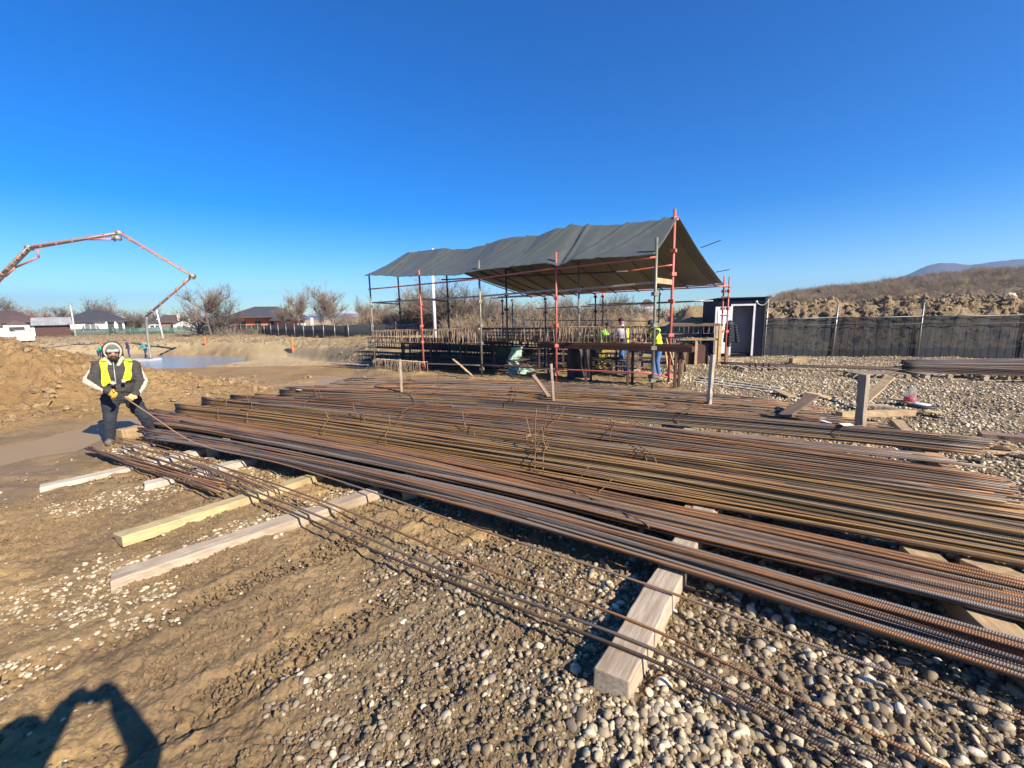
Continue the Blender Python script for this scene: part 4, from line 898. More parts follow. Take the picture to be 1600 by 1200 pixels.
cage('black rebar cage standing on top at the far left end of the scaffold', 9.0, 1.9, 4.2, .62, .5, .42, .02)
cage('black rebar cage on the upper tier left of the first red post', 5.6, 1.7, 5.2, .72, .45, .22, 0)
cage('black rebar cage on the middle tier behind the left stirrup row', 4.9, 2.3, 5.6, .42, .5, .3, .0)
cage('black rebar cage low on the ground behind the left stirrup row', 4.6, 1.2, 5.2, .1, .5, .34, .03)
cage('wide black cage with large mesh seen between the second and third front posts', 5.0, 3.4, 2.4, .12, .6, .55, -.1, .16)
cage('black cage in the middle of the scaffold, right of the green tub', 1.6, 3.0, 3.2, .3, .5, .3, .02)
cage('extra black rebar cage leaning low behind the far left cages', 7.2, 3.0, 4.8, .1, .5, .45, -.05)
cage('black rebar cage on the second tier at the far left, behind the top one', 7.6, 3.2, 4.6, .66, .5, .3, -.02)
cage('black rebar cage deep under the tarpaulin behind the second front post', 4.2, 4.4, 4.8, .5, .5, .4, .04)
cage('black cage at table height in the middle of the scaffold behind the tub', 2.2, 3.6, 3.6, .85, .5, .25, 0.)
# trestles and long dark beams of the bending benches
def long_bench(label, s0, s1, b, z, w_=.3, th=.09, mat='rust_sheet', legs=4):
    A, B = S(s0, b), S(s1, b); t = thing('bending_bench', label, 'workbench', (*((A + B) / 2), 0))
    MB().bar((*A, z), (*B, z), w_, th).build('bench_top', M[mat], t)
    for i in range(legs):
        u = (i + .3) / (legs - .4); q = A + (B - A) * u
        for d_ in (-w_ / 2 + .03, w_ / 2 - .03): r_ = q + DB * d_; MB().box((r_[0], r_[1], (z - th / 2) / 2), (.06, .06, z - th / 2)).build('leg', M['rust_sheet'], t)
    return t
long_bench('long dark bar bench running along the left half under the tarpaulin', 5.1, 10.3, .9, 1.08, .35, .07)
long_bench('long dark bar bench in front of the workers, below the pale stirrup row', -.75, 3.6, .55, 1.0, .35, .13)
long_bench('dark bench top at the back of the middle bays', 1.8, 5.2, 2.6, 1.1, .4, .07)
o = MB(); 
for i in range(7): o.bar((*S(-.7, .42 + i * .04), 1.08 + .02 * (i % 2)), (*S(3.4, .42 + i * .04), 1.08 + .02 * (i % 2)), .02, .02)
o = o.build('bar_pile', M['rebar_rust']); tag(o, 'thin rusty bars laid along the dark bench in front of the workers', 'bar pile', kind='stuff')
for i, (s0, b0, hgt, lb) in enumerate([(1.2, 3.9, .8, 'crossed timber trestle at the back right under the tarpaulin'), (3.9, 4.0, .85, 'crossed timber trestle at the back middle under the tarpaulin'), (6.4, 4.6, .8, 'crossed timber trestle at the back left under the tarpaulin')]):
    p = S(s0, b0); t = thing('trestle', lb, 'trestle', (*p, 0), math.atan2(DA[1], DA[0]), 'trestles at the back under the tarpaulin')
    for x in (-.7, .7):
        for sg in (-1, 1): MB().bar((x, -.3 * sg, 0), (x, .3 * sg, hgt), .05, .07, up=(1, 0, 0)).build('leg', M['wood_dark'], t, world=False)
    MB().bar((-.9, 0, hgt + .03), (.9, 0, hgt + .03), .12, .06).build('top_beam', M['wood_dark'], t, world=False); MB().bar((-.7, .02, hgt * .5), (.7, .02, hgt * .5), .04, .06).build('cross_bar', M['wood_dark'], t, world=False)
cage('long black cage on the back trestles, right half of the scaffold', .6, 3.9, 3.6, .9, .4, .3, .02)
cage('long black cage on the back trestles, left half of the scaffold', 5.2, 4.5, 3.8, .9, .4, .3, .0)
cage('short black cage on the ground near the yellow box', 1.5, 2.3, 1.9, .08, .45, .4, .1)
# green tub with pale cloth
tb = S(s_for(794, 1.9), 1.9)
t = thing('green_tub', 'large dark green tub in the middle of the scaffold', 'tub', (*tb, 0))
mb = MB(); lathe(mb, [(.36, .28), (.4, .3), (.5, .8), (.53, .82), (.47, .81), (.38, .36)]); mb.build('tub_body', M['tub_green'], t, world=False)
mb = MB(); mb.box((0, 0, .14), (.7, .5, .28)); mb.build('stand', M['rust_sheet'], t, world=False)
def cloth(label, c, size, mat, name='crumpled_cloth', seed=0):
    n_ = 22; V = []; 
    for i in range(n_):
        for j in range(n_):
            x = (i / (n_ - 1) - .5) * size[0]; z = j / (n_ - 1) * size[2]; f = float(fbm(np.array(x * 5 + seed), np.array(z * 5. + seed), 4))
            V.append((x + .08 * math.sin(z * 9 + seed), size[1] * (f * .8 + .3 * math.sin(z * 4)), z))
    o = grid_obj(name, V, n_, n_, M[mat], kind=None); o.location = c; o.rotation_euler = (0, 0, .5); so_ = o.modifiers.new('s', 'SOLIDIFY'); so_.thickness = .02; return tag(o, label, 'cloth')
q = S(s_for(806, 1.3), 1.3); cloth('pale green crumpled sheet hanging over the right side of the green tub', (q[0], q[1], .25), (.45, .25, .6), 'cloth_pale', seed=3)
q = S(s_for(812, .9), .9); cloth('low pale green crumpled sheet on the ground right of the tub', (q[0], q[1], .0), (.9, .3, .22), 'cloth_pale', seed=8)
# boards and litter on the scaffold floor
for i, (a, b, lb) in enumerate([((930, 571), (1040, 574), 'pale board lying behind the right front post'), ((850, 580), (960, 573), 'pale board lying across the middle bay'), ((905, 582), (1000, 577), 'cream board nearest the front between the last two front posts'), ((960, 566), (1045, 570), 'pale board near the feet of the hi-vis worker'), ((835, 572), (905, 566), 'short pale board behind the red middle post'), ((800, 578), (868, 584), 'tan plank on the ground left of the red middle post'), ((575, 570), (510, 566), 'thin board at the end of the cages, far left')]):
    board(lb, a, b, .16, .03, M['wood_new' if i % 2 else 'wood_pale'], 'wooden_plank', 'plank', za=.06 + .004 * i, zb=.1)
for i, (a, ya, b, yb_, lb) in enumerate([((1046, 597), 0, (1040, 548), 1.1, 'steep thin prop leaning at the right front red post'), ((1060, 600), 0, (1040, 526), .6, 'long thin wooden prop leaning up to the right workbench'), ((1108, 560), .3, (1092, 530), .2, 'short prop leaning on the right workbench')]):
    A = at(*a, .0); B = atY(b[0], b[1], A[1] + .3); board(lb, tuple(A), tuple(B), .05, .04, M['wood_new'], 'wooden_prop', 'prop')
# right workbench
W0 = at(1050, 571)[:2]; W1 = at(1124, 572)[:2]; dW = (W1 - W0) / np.linalg.norm(W1 - W0); nW = np.array([-dW[1], dW[0]])
t = thing('workbench', 'wooden workbench with upper rail at the right end of the scaffold', 'workbench', (*((W0 + W1) / 2), 0)); LW = np.linalg.norm(W1 - W0)
MB().bar((*(W0 + nW * .4), .93), (*(W1 + nW * .4), .93), .8, .05).build('bench_top', M['wood_new'], t)
for u in (0.03, .5, .97):
    for q in (0.04, .76): p = W0 + dW * LW * u + nW * q; MB().box((p[0], p[1], .45), (.09, .06, .9)).build('leg', M['wood_new'], t)
for u in (.98,): 
    for q in (0, .78): p = W0 + dW * LW * u + nW * q; MB().box((p[0], p[1], .72), (.1, .06, 1.44)).build('corner_post', M['wood_new'], t)
for q in (.0, .8): MB().bar((*(W0 + nW * q - dW * .1), 1.44 + q * .05), (*(W1 + nW * q + dW * .05), 1.44), .06, .07).build('upper_rail', M['wood_dark'], t)
for i in range(3): p = W0 + dW * LW * (.12 + .26 * i) + nW * .12; MB().box((p[0], p[1], .42), (.42, .03, .75)).build('steel_panel', M['rust_sheet'], t)
for i in range(8):
    p = W0 + dW * LW * (.1 + .11 * i) + nW * .8; q = bpy.data.objects.new('stirrup', stirrup_mesh(.2, .36, .008) if i == 0 else bpy.data.meshes['stirrup_w']); 
    if i == 0: q.data.name = 'stirrup_w'
    COL.objects.link(q); q.location = (p[0], p[1], 1.47); q.rotation_euler = (0, random.uniform(-.3, .3), random.random() * 2); tag(q, 'bent stirrup hanging on the rear upper rail of the right workbench', 'stirrup', 'stirrups on the right workbench')
for i, (u, mt, sz) in enumerate([(.3, 'red_plastic', (.12, .08, .06)), (.42, 'orange', (.14, .07, .05)), (.7, 'vest_lime', (.22, .14, .05))]):
    p = W0 + dW * LW * u + nW * .25; o = MB().ell((0, 0, sz[2] / 2), (sz[0] / 2, sz[1] / 2, sz[2] / 2), n=8, k=5).build('glove_pair' if i == 2 else 'hand_tool', M[mt]); o.location = (p[0], p[1], .957); tag(o, ['red tool lying on the right workbench', 'orange tool lying on the right workbench beside the red one', 'crumpled lime green glove on the right workbench'][i], 'glove' if i == 2 else 'tool')
# yellow box and dark panel between the workers
p = S(s_for(936, 3.2), 3.2); o = MB().box((0, 0, .36), (.75, .4, .72)).build('yellow_box', M['yellow'], bevel=.02); o.location = (*p, 0); o.rotation_euler = (0, 0, .3); tag(o, 'mustard yellow box standing between the two workers under the tarpaulin', 'box')
p = S(s_for(905, .8), .8); t = thing('fabric_cover', 'black sheet hanging down behind the red middle post', 'sheet', (*p, 0)); 
nV = []
for i in range(14):
    for j in range(18): nV.append((i * .05 - .35 + .02 * math.sin(j * .5), .06 * math.sin(i * 1.3 + j * .2) + .05 * math.sin(j * .4), .05 + j * .055))
c_ = grid_obj('sheet', nV, 14, 18, M['black'], kind=None); c_.parent = t; c_.modifiers.new('s', 'SOLIDIFY').thickness = .01

# ------------------------------------------------------------------ cabin
CL = at(1117, 557)[:2]; CR = at(1191, 557.5)[:2]; cx = (CR - CL); LW_ = np.linalg.norm(cx); cx /= LW_; cy = np.array([-cx[1], cx[0]]) 
CY = math.atan2(cx[1], cx[0]); CH = 2.42
t = thing('site_cabin', 'dark navy metal site cabin with open white-framed doorway', 'cabin', (*CL, 0), CY)
dx0, dx1, dz0, dz1 = .58, 1.36, .12, 2.12
def cb(nm, c, s_, mt, par=t, bev=0): return MB().box(c, s_).build(nm, M[mt], par, world=False, bevel=bev)
D_ = 4.2
cb('wall', (dx0 / 2, .03, CH / 2), (dx0, .06, CH), 'navy_panel'); cb('wall', ((dx1 + LW_) / 2, .03, CH / 2), (LW_ - dx1, .06, CH), 'navy_panel')
cb('wall', ((dx0 + dx1) / 2, .03, (dz1 + CH) / 2), (dx1 - dx0, .06, CH - dz1), 'navy_panel'); cb('wall', ((dx0 + dx1) / 2, .03, dz0 / 2), (dx1 - dx0, .06, dz0), 'navy_panel')
cb('side_wall', (LW_ - .03, D_ / 2 + .06, CH / 2), (.058, D_, CH - .01), 'navy_panel'); cb('side_wall', (.03, D_ / 2 + .06, CH / 2), (.058, D_, CH - .01), 'navy_panel')
cb('back_wall', (LW_ / 2, D_ + .09, CH / 2), (LW_, .058, CH - .01), 'interior_grey'); cb('roof', (LW_ / 2, D_ / 2 + .03, CH + .02), (LW_ + .06, D_ + .2, .05), 'navy_panel')
cb('floor', (LW_ / 2, D_ / 2, .1), (LW_ - .14, D_ - .1, .04), 'wood_dark')
cb('inner_wall', (LW_ / 2, .32, 1.2), (LW_ - .14, .03, 2.1), 'interior_grey')
fr_ = cb('door_frame', (dx0 - .035, -.02, (dz0 + dz1) / 2), (.07, .12, dz1 - dz0 + .14), 'white'); cb('door_frame', (dx1 + .035, -.02, (dz0 + dz1) / 2), (.07, .12, dz1 - dz0 + .14), 'white'); cb('door_frame', ((dx0 + dx1) / 2, -.02, dz1 + .035), (dx1 - dx0 - .002, .12, .07), 'white')
dr = MB().box((0, 0, 0), (.62, .05, 1.95)).build('door', M['white'], t, world=False); dr.location = (dx0 - .37, -.12, 1.12); dr.rotation_euler = (0, 0, .12)
MB().box((0, -.035, .1), (.42, .012, 1.4)).build('door_pane', M['interior_grey'] if False else M['white_wall'], dr, world=False); MB().box((.24, -.05, 0), (.1, .03, .02)).build('handle', M['steel_pipe'], dr, world=False)
mb = MB(); tt = np.linspace(0, 1, 16); mb.tube(np.stack([dx1 + .1 + .45 * tt, -.04 + 0 * tt, 2.25 - .18 * np.sin(tt * 2.6) + .2 * tt * tt], -1), .013, 5); mb.ell((dx1 + .1, -.04, 2.27), (.05, .04, .05)); mb.build('cable', M['tie_white'], t, world=False)
cb('corner_strip', (LW_ - .01, -.008, CH / 2), (.05, .012, CH), 'black')
board('wooden step laid in front of the cabin door', (1130, 560), (1170, 560.5), .5, .08, M['wood_new'], 'door_step', 'step', za=.08, zb=.08)
board('second low board on the ground before the cabin door', (1132, 564), (1163, 565), .3, .04, M['wood_pale'], 'door_step', 'step', za=.04, zb=.04)

# ------------------------------------------------------------------ netted fence at right
FT = thing('netted_fence', 'temporary fence with white metal posts and dark netting in front of the soil berm', 'fence', (*FEN[1], 0))
fx = [FEN[0] + (FEN[1] - FEN[0]) * .02] + FEN[1:]
for i, p in enumerate(fx):
    lean = .03 * math.sin(i * 2.1); o = MB(); o.tube([(p[0], p[1], -.05), (p[0] + lean + .03, p[1], 2.08 if i else 2.35)], .032, 7); o.build('fence_post', M['steel_pipe'], FT)
n = NT('netting'); tr = n.n('BsdfTransparent'); mx = n.n('MixShader'); n.set((.020, .026, .029), .85); co = n.tc.outputs['Object']
n.l(n.math('MULTIPLY_ADD', n.noise(co, 1.2, 3), .08, .84), mx.inputs[0]); n.l(tr.outputs[0], mx.inputs[1]); n.l(n.b.outputs[0], mx.inputs[2]); n.l(mx.outputs[0], n.out.inputs[0]); M['netting'] = n.mat
for i in range(len(fx) - 1):
    a, b = fx[i], fx[i + 1]; V = []; nu_, nv_ = 30, 8
    for u in range(nu_):
        for v in range(nv_):
            q = a + (b - a) * u / (nu_ - 1); w_ = .05 * math.sin(u * .9 + i) + .03 * math.sin(u * 2.3 + v); zt = 1.56 + .02 * math.sin(u * .7); V.append((q[0], q[1] + .06 + .6 * w_ * (v / nv_), .02 + zt * v / (nv_ - 1)))
    o = grid_obj('net_panel', V, nu_, nv_, M['netting'], kind=None, off=tuple(FT.location)); o.parent = FT
    for z in (1.58, 1.30): 
        mb = MB(); mb.tube([(a[0], a[1] - .05, z), (*((a + b) / 2), z - .02), (b[0], b[1] - .05, z)], .014, 5); mb.build('fence_rail', M['steel_pipe'], FT) if z > 1.5 else mb.build('fence_wire', M['black_pipe'], FT)
    for u in np.linspace(0, 1, 26)[1:-1]:
        pass
o = MB(); 
for i in range(len(fx) - 1):
    a, b = fx[i], fx[i + 1]; L = np.linalg.norm(b - a)
    for u in np.arange(.12, L, .24): q = a + (b - a) * u / L; o.box((q[0], q[1] + .02, .8), (.006, .006, 1.55))
o = o.build('mesh_wires', M['black_pipe'], FT); o['kind'] = 'stuff'
o = cloth('pale cream sheet lying on the berm top at right', (*(atY(1580, 470, 20.5)[:2]), 2.25), (1.1, .4, .26), 'jacket_cream', 'plastic_sheet', 5)

# ------------------------------------------------------------------ jacket on the post
def sculpt(name, prims, mats, voxel, parent, subd=0, smooth=2):
    """prims: ('cap', a, b, ra, rb, mat[, flat, fdir]) or ('ell', c, (rx,ry,rz), mat[, R])"""
    mb = MB()
    for q in prims:
        if q[0] == 'cap': mb.cap(q[1], q[2], q[3], q[4], 14, flat=q[6] if len(q) > 6 else 1, fdir=q[7] if len(q) > 7 else None)
        else: mb.ell(q[1], q[2], q[4] if len(q) > 4 else None, 14, 9)
    me = mb.mesh(name, []) ; o = bpy.data.objects.new(name, me); COL.objects.link(o)
    r = o.modifiers.new('r', 'REMESH'); r.mode = 'VOXEL'; r.voxel_size = voxel; r.use_smooth_shade = True
    s_ = o.modifiers.new('s', 'SMOOTH'); s_.iterations = smooth; s_.factor = .5
    dg = bpy.context.evaluated_depsgraph_get(); m2 = bpy.data.meshes.new_from_object(o.evaluated_get(dg)); bpy.data.objects.remove(o)
    if name == 'body' and voxel < .013:
        nv = len(m2.vertices); co_ = np.empty(nv * 3); m2.vertices.foreach_get('co', co_); co_ = co_.reshape(-1, 3); nn = np.array([v.normal[:] for v in m2.vertices])
        lowz = (co_[:, 2] < 1.32)[:, None]; wk = np.abs(fbm(co_[:, 0] * 4 + co_[:, 1] * 3, co_[:, 2] * 13 + co_[:, 0] * 5, 3))[:, None]; co_ = co_ + nn * (wk * .030 - .006) * lowz; m2.vertices.foreach_set('co', co_.ravel()); m2.update()
    names = list(dict.fromkeys(q[5] if q[0] == 'cap' else q[3] for q in prims))
    m2.materials.clear(); [m2.materials.append(M[k]) for k in names]
    nf = len(m2.polygons); C_ = np.empty(nf * 3); m2.polygons.foreach_get('center', C_); C_ = C_.reshape(-1, 3); best = np.full(nf, 1e9); idx = np.zeros(nf, int)
    for q in prims:
        if q[0] == 'cap':
            a, b = np.array(q[1], float), np.array(q[2], float); ab = b - a; t_ = np.clip((C_ - a) @ ab / (ab @ ab + 1e-9), 0, 1); d = np.linalg.norm(C_ - a - t_[:, None] * ab, axis=1) - (q[3] + (q[4] - q[3]) * t_); k = q[5]
        else:
            R_m = np.array(q[4]) if len(q) > 4 else np.eye(3); lc = (C_ - np.array(q[1])) @ R_m; rr_ = np.array(q[2]); kk = np.linalg.norm(lc / rr_, axis=1); d = (kk - 1) * np.min(rr_); k = q[3]
        u = d < best; best[u] = d[u]; idx[u] = names.index(k)
    m2.polygons.foreach_set('material_index', idx); m2.polygons.foreach_set('use_smooth', np.ones(nf, bool)); m2.update()
    o = bpy.data.objects.new(name, m2); COL.objects.link(o)
    if parent is not None: o.parent = parent
    return o
jp = at(1137, 568)[:2]
t = thing('hanging_jacket', 'black puffer jacket hanging on the post beside the cabin', 'jacket', (*jp, 0), .2)
sculpt('jacket_body', [('cap', (0, 0, 1.42), (.02, 0, .95), .17, .2, 'jacket_navy', .6)] + [('ell', (.0, 0, 1.42 - .1 * i), (.2 + .01 * i, .13, .062), 'jacket_navy') for i in range(7)], ['jacket_navy'], .026, t, smooth=5)
sculpt('sleeve', [('ell', (.16 + .022 * i, -.06, 1.38 - .095 * i), (.085, .08, .06), 'jacket_navy') for i in range(7)], ['jacket_navy'], .018, t)
sculpt('sleeve', [('ell', (-.08 - .0 * i, -.09, 1.34 - .095 * i), (.08, .075, .06), 'jacket_navy') for i in range(8)], ['jacket_navy'], .018, t)
cbp = MB().box((0, 0, .72), (.09, .07, 1.5)).build('hook_post', M['wood_dark'], None); cbp.location = (jp[0] + .02, jp[1] + .14, 0); tag(cbp, 'dark timber post that the black jacket hangs on', 'post')
# ------------------------------------------------------------------ people
def V3(*a): return np.array(a, float)
def unit(v): v = np.asarray(v, float); return v / (np.linalg.norm(v) + 1e-9)
def hand_prims(w_, d, side, palm_n, mt, curl=.8, s=1.0):
    """w_: wrist, d: direction of the hand, side: thumb side, palm_n: palm normal"""
    d = unit(d); side = unit(side - d * (side @ d)); pn_ = unit(palm_n - d * (palm_n @ d) - side * (palm_n @ side)); P = []
    P.append(('cap', w_, w_ + d * .05 * s, .028 * s, .034 * s, mt, .7, pn_))
    for i in (-1, 0, 1): P.append(('cap', w_ + d * .03 * s + side * .018 * i * s, w_ + d * .088 * s + side * .022 * i * s, .02 * s, .017 * s, mt))
    for i, L in enumerate((.072, .082, .077, .06)):
        b = w_ + d * .09 * s + side * (.031 - .0205 * i) * s; a1 = curl * .9; q1 = d * math.cos(a1) + pn_ * math.sin(a1); a2 = curl * 2.0; q2 = d * math.cos(a2) + pn_ * math.sin(a2)
        m_ = b + q1 * L * .5 * s; P.append(('cap', b, m_, .0105 * s, .0098 * s, mt)); P.append(('cap', m_, m_ + q2 * L * .5 * s, .0098 * s, .0085 * s, mt))
    tb_ = w_ + d * .03 * s + side * .028 * s; t1 = tb_ + (d * .55 + side * .6 + pn_ * .4) * .04 * s; P += [('cap', tb_, t1, .014 * s, .012 * s, mt), ('cap', t1, t1 + (d * .8 + pn_ * .6) * .032 * s, .012 * s, .0095 * s, mt)]
    return P
def figure(label, base, J, col, face, voxel=.014, hat=True, group=None, cat='person', fat=1.0, vest=None, gloves=None, hard=None, extra=(), fine=False, stripe=None, hood=False, beard=False, curl=.8):
    base = V3(*base); t = thing('person', label, cat, base, 0, group); J = {k: np.asarray(v, float) - base for k, v in J.items()}; f_ = unit(face)
    e_ = unit(np.cross(f_, (0, 0, 1)))              # the figure's own left seen from the front is -e_
    up = unit(np.cross(e_, f_)); top, leg = col['top'], col['leg']; k = fat
    hipc = (J['hipL'] + J['hipR']) / 2; shc = (J['shL'] + J['shR']) / 2; sx = unit(J['shR'] - J['shL']); sw = np.linalg.norm(J['shR'] - J['shL']) / 2
    fd = unit(np.cross(sx, shc - hipc))
    Rt = np.stack([sx, fd, unit(np.cross(sx, fd))], 1)
    P = [('ell', hipc + V3(0, 0, .03), (.175 * k, .125 * k, .13), leg, Rt), ('ell', hipc + (shc - hipc) * .35, (.175 * k, .135 * k, .16), top, Rt), ('ell', hipc + (shc - hipc) * .68, (.19 * k, .14 * k, .18), top, Rt),
         ('cap', J['shL'] * .85 + J['shR'] * .15 - V3(0, 0, .02), J['shR'] * .85 + J['shL'] * .15 - V3(0, 0, .02), .085 * k, .085 * k, top), ('cap', shc, J['neck'], .075 * k, .06, top), ('cap', J['neck'], J['head'], .052, .05, 'skin')]
    for s_ in 'LR':
        P += [('cap', J['sh' + s_], J['el' + s_], .072 * k, .058 * k, top), ('cap', J['el' + s_], J['ha' + s_] , .058 * k, .045 * k, top),
              ('cap', J['hip' + s_], J['kn' + s_], .098 * k, .070 * k, leg), ('cap', J['kn' + s_], J['an' + s_], .068 * k, .06 * k, leg),
              ('cap', J['an' + s_] - V3(0, 0, .02), J['toe' + s_] * .25 + J['an' + s_] * .75 - V3(0, 0, .04), .055, .052, 'boot'), ('cap', J['an' + s_] * .9 + J['toe' + s_] * .1 - V3(0, 0, .06), J['toe' + s_], .06, .052, 'boot')]
        if stripe:
            o_ = sx * (1 if s_ == 'R' else -1); q = o_ * .052 * k + f_ * .004
            P += [('cap', J['sh' + s_] + q * .7, J['el' + s_] + q * 1.0, .036 * k, .034 * k, stripe), ('cap', J['el' + s_] + q * 1.1, J['ha' + s_] * .9 + J['el' + s_] * .1 + q * .7, .032 * k, .028 * k, stripe)]
    hd = J['head']; Rh = np.stack([e_, f_, up], 1)
    P += [('ell', hd, (.074, .092, .112), 'skin', Rh), ('ell', hd + f_ * .05 - up * .055, (.05, .045, .05), 'skin', Rh), ('ell', hd + f_ * .095 - up * .012, (.014, .02, .024), 'skin', Rh)]
    if not hood: P += [('ell', hd + e_ * .075, (.012, .02, .03), 'skin', Rh), ('ell', hd - e_ * .075, (.012, .02, .03), 'skin', Rh)]
    if gloves is None:
        for s_ in 'LR':
            d_ = unit(J['ha' + s_] - J['el' + s_]); P += hand_prims(J['ha' + s_] + d_ * .02, d_, f_ if abs(f_ @ d_) < .8 else up, V3(0, 0, -1) if abs(d_[2]) < .8 else (hipc - J['ha' + s_]), 'skin', curl)
    b = sculpt('body', P + list(extra), [], voxel, t)
    # face
    def sm_ell(nm, c, r, m_): o = MB().ell(c, r, Rh, 8, 6).build(nm, M[m_], t, world=False); return o
    if fine:
        for q in (1, -1):
            sm_ell('eye', hd + f_ * .084 + e_ * .03 * q + up * .012, (.012, .008, .008), 'eye'); sm_ell('eyebrow', hd + f_ * .09 + e_ * .03 * q + up * .03, (.018, .008, .006), 'beard')
        sm_ell('mouth', hd + f_ * .098 - up * .055, (.024, .006, .007), 'mouth')
    if beard: sculpt('beard', [('cap', hd + e_ * .06 + f_ * .02 - up * .06, hd + f_ * .07 - up * .095, .016, .026, 'beard'), ('cap', hd - e_ * .06 + f_ * .02 - up * .06, hd + f_ * .07 - up * .095, .016, .026, 'beard'), ('cap', hd + e_ * .03 + f_ * .092 - up * .038, hd - e_ * .03 + f_ * .092 - up * .038, .012, .012, 'beard'), ('cap', hd + f_ * .06 - up * .08, J['neck'] + f_ * .05, .045, .05, 'beard')], [], .008, t)
    if hat:
        m_ = col.get('hat', 'hat'); sculpt('hat', [('ell', hd + up * .045 - f_ * .012, (.088, .102, .088), m_, Rh)] + ([('cap', hd + f_ * .075 + e_ * .05 + up * .045, hd + f_ * .075 - e_ * .05 + up * .045, .026, .026, 'hat_pale')] if fine else []), [], .008 if fine else .014, t)
    if hard:
        sculpt('hard_hat', [('ell', hd + up * .05, (.11, .125, .1), hard, Rh), ('ell', hd + up * .03 + f_ * .04, (.1, .13, .018), hard, Rh)], [], .014, t)
    if vest:
        c_ = hipc + (shc - hipc) * .62; V = [('ell', c_, (.205 * k, .16 * k, .2), vest, Rt), ('ell', hipc + (shc - hipc) * .3, (.19 * k, .155 * k, .17), vest, Rt)]
        for s_ in (1, -1): V.append(('cap', shc + sx * .11 * s_ - fd * .08, shc + sx * .11 * s_ + fd * .08, .07, .07, vest))
        sculpt('hi_vis_vest', V, [], .018, t)
    return t, J, b, Rh, e_, f_, up
M['hood_lining'] = plain('hood_lining', (.50, .44, .34), (.38, .33, .25), 14, .9, 0, .3)
M['mouth'] = plain('mouth', (.25, .08, .07), None, 5, .6, 0, 0)
# the man in the foreground
nM = az(188); nM3 = V3(nM[0], nM[1], 0); D0 = float(np.array(at(172, 695)[:2]) @ nM)
def PV(x, y, off=0.0):
    d = ray(x, y); return CPOS + d * ((D0 + off) / (d[0] * nM[0] + d[1] * nM[1]))
JM = dict(head=PV(176, 550, -.10), neck=PV(179, 564, .02), shL=PV(154, 572, 0), shR=PV(209, 571, .03), elL=PV(143, 594, -.08), elR=PV(219, 597, -.02), haL=PV(169, 611, -.36), haR=PV(211, 615, -.36),
          hipL=PV(172, 622, .08), hipR=PV(204, 620, .12), knL=PV(172, 655, .0), knR=PV(224, 650, .12), anL=PV(171, 686, .06), anR=PV(237, 670, .24), toeL=PV(170, 693.5, -.12), toeR=PV(243, 676, .10))
for k in ('toeL', 'toeR'): JM[k][2] = .06
t, JL, body, Rh, e_, f_, up = figure('worker in dark jacket with yellow vest straps and hooded grey hat, pulling a bar', (*((JM['anL'] + JM['anR']) / 2)[:2], 0.0), JM, dict(top='jacket_grey', leg='trouser'), V3(-nM[0] + .15, -nM[1] - .1, -.38), .012, gloves=1, fine=True, stripe='jacket_cream', hood=True, beard=True, fat=1.22, group=None)
hd = JL['head']
P = [('cap', hd - f_ * .06 + up * .02, hd - f_ * .09 - up * .10, .125, .13, 'jacket_grey')]
for i in range(27):
    q = -.75 + i * (math.pi + 1.5) / 26; p = hd + f_ * .02 + e_ * .098 * math.cos(q) + up * (.02 + .125 * math.sin(q)); P.append(('ell', p, (.016, .016, .016), 'hood_lining'))
    P.append(('ell', p - f_ * .045, (.026, .026, .026), 'jacket_grey'))
P += [('cap', hd + e_ * .1 - up * .11, hd + e_ * .04 - up * .21 + f_ * .03, .03, .025, 'jacket_cream'), ('cap', hd - e_ * .1 - up * .11, hd - e_ * .04 - up * .21 + f_ * .03, .03, .025, 'jacket_cream')]
hb = sculpt('hood', P, [], .01, t)
base_ = V3(*t.location)
def loc(x, y, off): return PV(x, y, off) - base_
side_ = V3(-nM[1], nM[0], 0)
from mathutils.bvhtree import BVHTree
bvh = BVHTree.FromPolygons([v.co.copy() for v in body.data.vertices], [tuple(p.vertices) for p in body.data.polygons])
for sg, pts_ in ((1, [(167, 602, -.24), (163.5, 588, -.24), (162, 575, -.22), (162, 565, -.16), (163, 560.5, .0), (163, 564, .14), (163, 576, .2)]), (-1, [(198, 597, -.24), (200, 586, -.24), (201, 575, -.22), (200, 565, -.16), (199, 560.5, .0), (199, 564, .14), (199, 576, .2)])):
    pp = np.array([loc(*q) for q in pts_]); tt = np.linspace(0, len(pp) - 1, 34); C_ = np.stack([np.interp(tt, range(len(pp)), pp[:, i]) for i in range(3)], -1); V = []
    for i, c in enumerate(C_):
        wd = .047 + .008 * math.sin(i * .5)
        for j in range(7): V.append(c + side_ * wd * (j / 3 - 1) + V3(0, 0, .006 * math.sin(i * 1.1 + j)))
    for i, v_ in enumerate(V):
        c = C_[i // 7]; hit = bvh.ray_cast(Vector(v_ - nM3 * .5), Vector(nM3)) if i // 7 < 20 else (None,)
        if hit[0] is not None and hit[3] < .75: V[i] = np.array(hit[0]) - nM3 * (.016 + .004 * math.sin(i))
    rb_ = grid_obj('hi_vis_vest', V, 34, 7, M['vest'], kind=None); rb_.parent = t
    sw = rb_.modifiers.new('w', 'SHRINKWRAP'); sw.target = body; sw.offset = .018; sw.wrap_method = 'NEAREST_SURFACEPOINT'; sw.wrap_mode = 'OUTSIDE'
    smo = rb_.modifiers.new('s', 'SMOOTH'); smo.iterations = 3; smo.factor = .5; rb_.modifiers.new('t', 'SOLIDIFY').thickness = .012
for a, b in (((173, 597), (179, 599)), ((190, 595), (196, 595))):
    MB().bar(loc(*a, -.225), loc(*b, -.215), .02, .045).build('pocket_flap', M['jacket_cream'], t, world=False)
mb = MB(); mb.bar(loc(177, 566, -.17), loc(181, 600, -.235), .012, .01); mb.build('zip', M['steel_pipe'], t, world=False)
